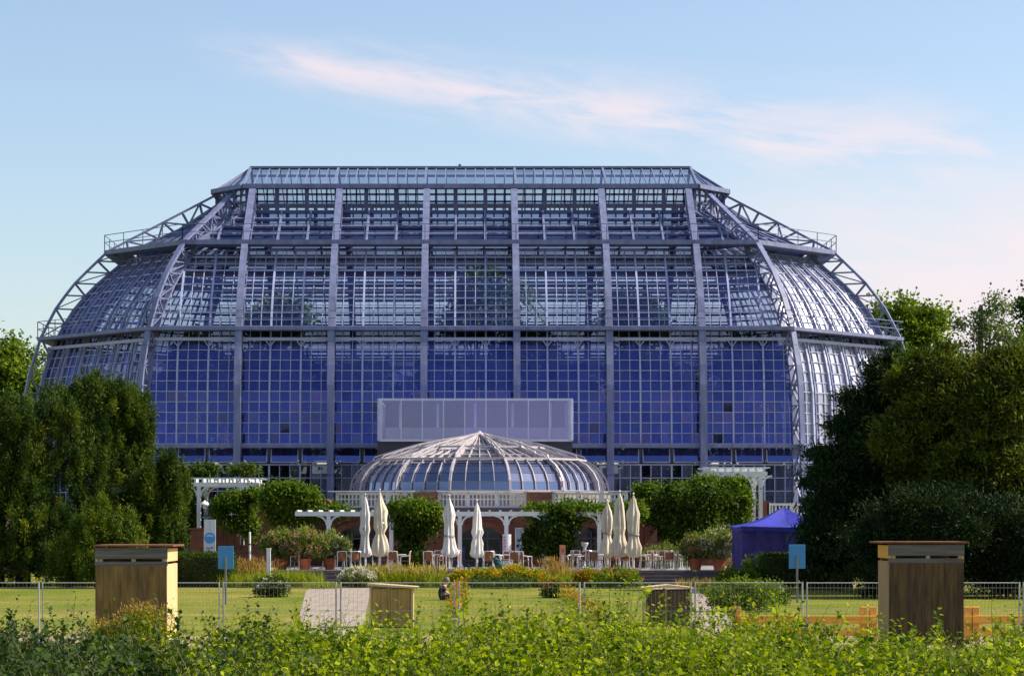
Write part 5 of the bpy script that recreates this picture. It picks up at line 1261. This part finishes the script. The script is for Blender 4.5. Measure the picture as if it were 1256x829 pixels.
def mound(x, y):
    px = CX + F * x / y; s = 0
    for c, w, h in ((500, 70, .20), (650, 60, .16), (745, 55, .28), (850, 50, .24), (935, 50, .14), (400, 40, .10)): s = s + .62 * h * np.exp(-((px - c) / w) ** 2)
    return s * np.clip((y - 20) / 6, 0, 1)
hx = lambda px: (lambda y: (px - CX) * y / F)
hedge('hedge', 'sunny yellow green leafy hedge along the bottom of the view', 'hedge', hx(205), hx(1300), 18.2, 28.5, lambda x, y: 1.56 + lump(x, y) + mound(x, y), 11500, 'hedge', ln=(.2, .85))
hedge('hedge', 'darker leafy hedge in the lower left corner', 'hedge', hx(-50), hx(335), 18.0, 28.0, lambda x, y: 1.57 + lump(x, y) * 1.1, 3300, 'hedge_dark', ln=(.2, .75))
def sapling(name, label, cat, px, Y, ztop, spread, n, mat, nl=17, L=.105, Wd=.034, stem_r=.01, low=.9, curl=.12):
    x = X(px, Y); t = thing(name, label, cat, (x, Y, 0))
    B = np.stack([x + rng.normal(0, spread * .5, n), Y + rng.normal(0, spread * .4, n), np.full(n, low) * rng.uniform(.5, 1, n)], 1)
    D = np.stack([rng.normal(0, .17, n) + (B[:, 0] - x) * .15, rng.normal(0, .15, n), np.ones(n)], 1)
    Ln = (ztop - B[:, 2]) * np.where(np.arange(n) < max(1, n // 4), 1, rng.uniform(.45, .9, n))
    V, tn, st = shoots(B, D, Ln, nl, L, Wd, curl, .05); np_quads('foliage', V, M[mat], t, tn); np_quads('stem', st, M['twig'], t)
    mb = MB(); mb.tube([(x, Y, 0), (x + .03, Y, low)], [.03, .02], 6)
    for j in range(min(n, 14)): mb.tube([(x, Y, .1), tuple(B[j])], [.02, .01], 4)
    mb.build('trunk', M['bark'], t); return t
def sp(label, px, py, Y, spread, n, mat='hedge', **kw): return sapling('leafy_shoots', label, 'shrub', px, Y, Z(py, Y), spread, n, mat, **kw)
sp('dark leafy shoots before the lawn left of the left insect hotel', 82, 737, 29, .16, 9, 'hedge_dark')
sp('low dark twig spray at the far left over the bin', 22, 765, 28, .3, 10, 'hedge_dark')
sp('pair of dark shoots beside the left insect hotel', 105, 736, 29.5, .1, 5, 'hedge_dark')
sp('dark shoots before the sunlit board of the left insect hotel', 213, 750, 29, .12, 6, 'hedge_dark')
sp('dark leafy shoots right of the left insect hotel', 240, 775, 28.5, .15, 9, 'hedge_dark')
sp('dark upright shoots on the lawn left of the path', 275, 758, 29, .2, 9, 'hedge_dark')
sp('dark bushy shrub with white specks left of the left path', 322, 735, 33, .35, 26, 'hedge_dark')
sp('green shoots over the left paved path', 395, 750, 29.5, .22, 12)
sp('tall yellow green shoots in front of the left wooden shelter', 483, 718, 30, .1, 6)
sp('leafy shoots right of the left wooden shelter', 530, 748, 30, .4, 22)
sp('sparse tall shoots on the lawn right of the central strip', 590, 728, 31, .22, 9)
sp('tall thin leafy shoot in the middle of the sunny lawn', 645, 708, 31, .12, 6)
sp('broad loose shoots on the lawn right of centre', 668, 738, 30.5, .35, 20)
sp('dense yellow green shrub left of the right wooden shelter', 752, 706, 34, .38, 60)
sp('tall bright shoots in front of the right wooden shelter', 812, 690, 30.5, .1, 6)
sp('bright arching shoots over the right path', 885, 702, 31, .28, 16, curl=.3)
sp('tall bushy shoots left of the right board sign post', 912, 712, 33, .32, 34)
sp('green shoots over the left end of the timber barrier', 962, 745, 30, .4, 22)
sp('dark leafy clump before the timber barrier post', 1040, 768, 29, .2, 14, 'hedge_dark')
sp('single leaning shoot before the right insect hotel', 1142, 742, 28.5, .05, 2, curl=.35)
sp('low shoots right of the right insect hotel', 1182, 772, 29, .25, 16)
for i, (lab, px, py, sprd, nn_) in enumerate((('green sprigs over the bottom of the left paved path', 425, 757, .3, 16), ('loose sprigs at the foot of the left wooden shelter', 465, 752, .25, 14), ('tall yellow green sprigs right of the left shelter, lawn side', 556, 742, .3, 18),
        ('sprigs before the central flower strip, left one', 612, 744, .3, 18), ('tall sprigs on the lawn under the sitting person', 545, 728, .12, 6), ('sprig group below the golden flowers', 632, 730, .2, 9), ('low sprigs between the two middle lawn shoots', 700, 744, .35, 22),
        ('tall single sprigs beside the rusty flowers', 716, 722, .1, 5), ('sprigs at the left side of the right wooden shelter', 782, 730, .2, 16), ('sprigs at the right side of the right wooden shelter', 848, 738, .22, 14), ('thick sprigs below the right path', 868, 748, .35, 24),
        ('tall loose sprigs above the right path verge', 930, 728, .2, 12), ('sprigs covering the left timber rails', 985, 757, .3, 16), ('taller loose sprigs over the left shelter foot', 500, 738, .3, 14), ('upright fresh sprigs left of the right shelter shrub', 730, 728, .25, 12), ('fresh sprigs rising before the right path shelter', 832, 722, .22, 10), ('upright sprigs before the left lawn strip', 440, 742, .2, 9), ('scattered sprigs above the hedge before the middle lawn', 660, 726, .3, 12), ('arching fresh sprigs at the right verge', 900, 722, .25, 12), ('low sprigs before the right hotel corner', 1080, 775, .3, 14), ('low sprigs at the lower right edge', 1235, 776, .3, 14))):
    sp(lab, px, py, 29.0 + (i * 7 % 5) * .7, sprd, nn_)
# feathery perennials in front of the left insect hotel
for lab, px, pt, w, h2 in (('feathery yellow brown plant with tan plumes before the left hotel', 178, 737, .55, 'grass_r'), ('lower feathery green plant before the left hotel', 138, 757, .5, 'grass_r')):
    Y = 44.0; x = X(px, Y); t = thing('feathery_plant', lab, 'perennial', (x, Y, 0)); n = 520; zt = Z(pt, Y)
    b = np.stack([x + rng.normal(0, w * .35, n), Y + rng.normal(0, .25, n), rng.uniform(0, .5, n) * zt], 1); d = np.stack([rng.normal(0, .16, n), rng.normal(0, .14, n), np.ones(n)], 1)
    V = leafq(b, d, rng.normal(size=(n, 3)), (zt - b[:, 2]) * rng.uniform(.5, 1.0, n), .006); np_quads('stalks', V, M['grass_g'], t, rng.random(n))
    m = 3000; i = rng.choice(n, m); s = rng.uniform(.45, .95, (m, 1)); p = V[i, 0] * (1 - s) + V[i, 2] * s + rng.normal(size=(m, 3)) * .05
    np_quads('foliage', leafq(p, rng.normal(size=(m, 3)) + [0, 0, .8], rng.normal(size=(m, 3)), .06, .012), M['hedge'], t, rng.random(m))
    m = 1000; i = rng.choice(n, m); p = V[i, 2] + rng.normal(size=(m, 3)) * .05 - [0, 0, .06]
    np_quads('plumes', leafq(p, rng.normal(size=(m, 3)) * .5 + [0, 0, 1], rng.normal(size=(m, 3)), .07, .014), M[h2], t, rng.random(m))
CLOUD = (5.3, 4.6, 4.8)
SKYT = (1.09, 1.01, 0.97)
SKYS = 0.115
EXPO = 0.68
# ------------------------------------------------------------------ camera, sun, sky
cam = bpy.data.cameras.new('camera'); co = bpy.data.objects.new('camera', cam); COL.objects.link(co)
co.location = (0, 0, EYE); co.rotation_euler = (math.pi / 2, 0, 0)
cam.sensor_width = 36; cam.lens = 36 * F / W0; cam.shift_x = (W0 / 2 - CX) / W0; cam.shift_y = (HY - H0 / 2) / W0
cam.clip_start = .5; cam.clip_end = 4000
SC.camera = co
EL, AZ = 42.0, 4.0          # sun to the right of the view and a little behind the house
sd = Vector((math.cos(rad(EL)) * math.cos(rad(AZ)), math.cos(rad(EL)) * math.sin(rad(AZ)), math.sin(rad(EL))))
ld = bpy.data.lights.new('sun', 'SUN'); ld.energy = 5.0; ld.angle = rad(.5); ld.color = (1.0, .90, .74)
lo = bpy.data.objects.new('sun', ld); COL.objects.link(lo); lo.location = (60, 30, 60)
lo.rotation_euler = (-sd).to_track_quat('-Z', 'Y').to_euler()
wd = bpy.data.worlds.new('World'); SC.world = wd; wd.use_nodes = True
nt = wd.node_tree; nt.nodes.clear()
out = nt.nodes.new('ShaderNodeOutputWorld'); bg = nt.nodes.new('ShaderNodeBackground'); nt.links.new(bg.outputs[0], out.inputs[0])
sky = nt.nodes.new('ShaderNodeTexSky'); sky.sky_type = 'NISHITA'; sky.sun_disc = False
sky.sun_elevation = rad(EL); sky.sun_rotation = rad(90 - AZ)
sky.air_density = 1.1; sky.dust_density = 1.2; sky.ozone_density = 3.0
tc = N(nt, 'ShaderNodeTexCoord'); sp = N(nt, 'ShaderNodeSeparateXYZ'); nt.links.new(tc.outputs['Generated'], sp.inputs[0])
az = math_(nt, 'ARCTAN2', sp.outputs[0], sp.outputs[1]); el = math_(nt, 'ARCSINE', sp.outputs[2])
cb = N(nt, 'ShaderNodeCombineXYZ')
# wisps run along a line that falls to the right
ca, sa = math.cos(-.15), math.sin(-.15)
al = math_(nt, 'ADD', math_(nt, 'MULTIPLY', az, ca), math_(nt, 'MULTIPLY', el, sa))
ac = math_(nt, 'SUBTRACT', math_(nt, 'MULTIPLY', el, ca), math_(nt, 'MULTIPLY', az, sa))
nt.links.new(al, cb.inputs[0]); nt.links.new(ac, cb.inputs[1])
mp = N(nt, 'ShaderNodeMapping'); mp.inputs['Scale'].default_value = (16, 75, 1); nt.links.new(cb.outputs[0], mp.inputs[0])
n1 = noise(nt, mp.outputs[0], 1.0, 7, .62, .5)
mp2 = N(nt, 'ShaderNodeMapping'); mp2.inputs['Scale'].default_value = (5, 18, 1); nt.links.new(cb.outputs[0], mp2.inputs[0])
n2 = noise(nt, mp2.outputs[0], 1.0, 6, .6, .3)
def ss(v, a, b):
    n = N(nt, 'ShaderNodeMapRange', interpolation_type='SMOOTHSTEP'); n.inputs[1].default_value = a; n.inputs[2].default_value = b
    nt.links.new(v, n.inputs[0]); return n.outputs[0]
S0 = .1815
dev = math_(nt, 'ABSOLUTE', math_(nt, 'SUBTRACT', ac, math_(nt, 'ADD', S0, math_(nt, 'MULTIPLY', math_(nt, 'SUBTRACT', n2, .5), .02))))
wdt = math_(nt, 'ADD', .015, math_(nt, 'MULTIPLY', ss(al, -.15, .2), .022))
strk = ss(math_(nt, 'SUBTRACT', 1.0, math_(nt, 'DIVIDE', dev, wdt)), 0, 1.1)
strk = math_(nt, 'MULTIPLY', math_(nt, 'MULTIPLY', strk, math_(nt, 'MULTIPLY', ss(al, -.16, -.09), ss(al, .27, .15))), ss(n1, .28, .66))
band = math_(nt, 'MULTIPLY', math_(nt, 'MULTIPLY', ss(al, .0, .2), math_(nt, 'MULTIPLY', ss(el, .175, .11), ss(el, -.06, .03))), ss(n2, .18, .56))
far = math_(nt, 'MULTIPLY', math_(nt, 'MULTIPLY', ss(n2, .5, .8), ss(math_(nt, 'ABSOLUTE', az), .5, .9)), .35)
amt = math_(nt, 'MAXIMUM', math_(nt, 'MAXIMUM', math_(nt, 'MULTIPLY', strk, .8), math_(nt, 'MULTIPLY', band, .85)), far, clamp=True)
colr = mixc(nt, amt, mixc(nt, 1.0, sky.outputs[0], SKYT, 'MULTIPLY'), CLOUD)
nt.links.new(colr, bg.inputs[0]); bg.inputs[1].default_value = SKYS
SC.view_settings.view_transform = 'Standard'; SC.view_settings.look = 'None'; SC.view_settings.exposure = EXPO; SC.view_settings.gamma = 1; SC.view_settings.use_curve_mapping = False
SC.render.engine = 'CYCLES'
SC.cycles.max_bounces = 12; SC.cycles.transparent_max_bounces = 32; SC.cycles.diffuse_bounces = 3; SC.cycles.glossy_bounces = 4; SC.cycles.transmission_bounces = 4
SC.cycles.use_denoising = True; SC.cycles.sample_clamp_indirect = 6
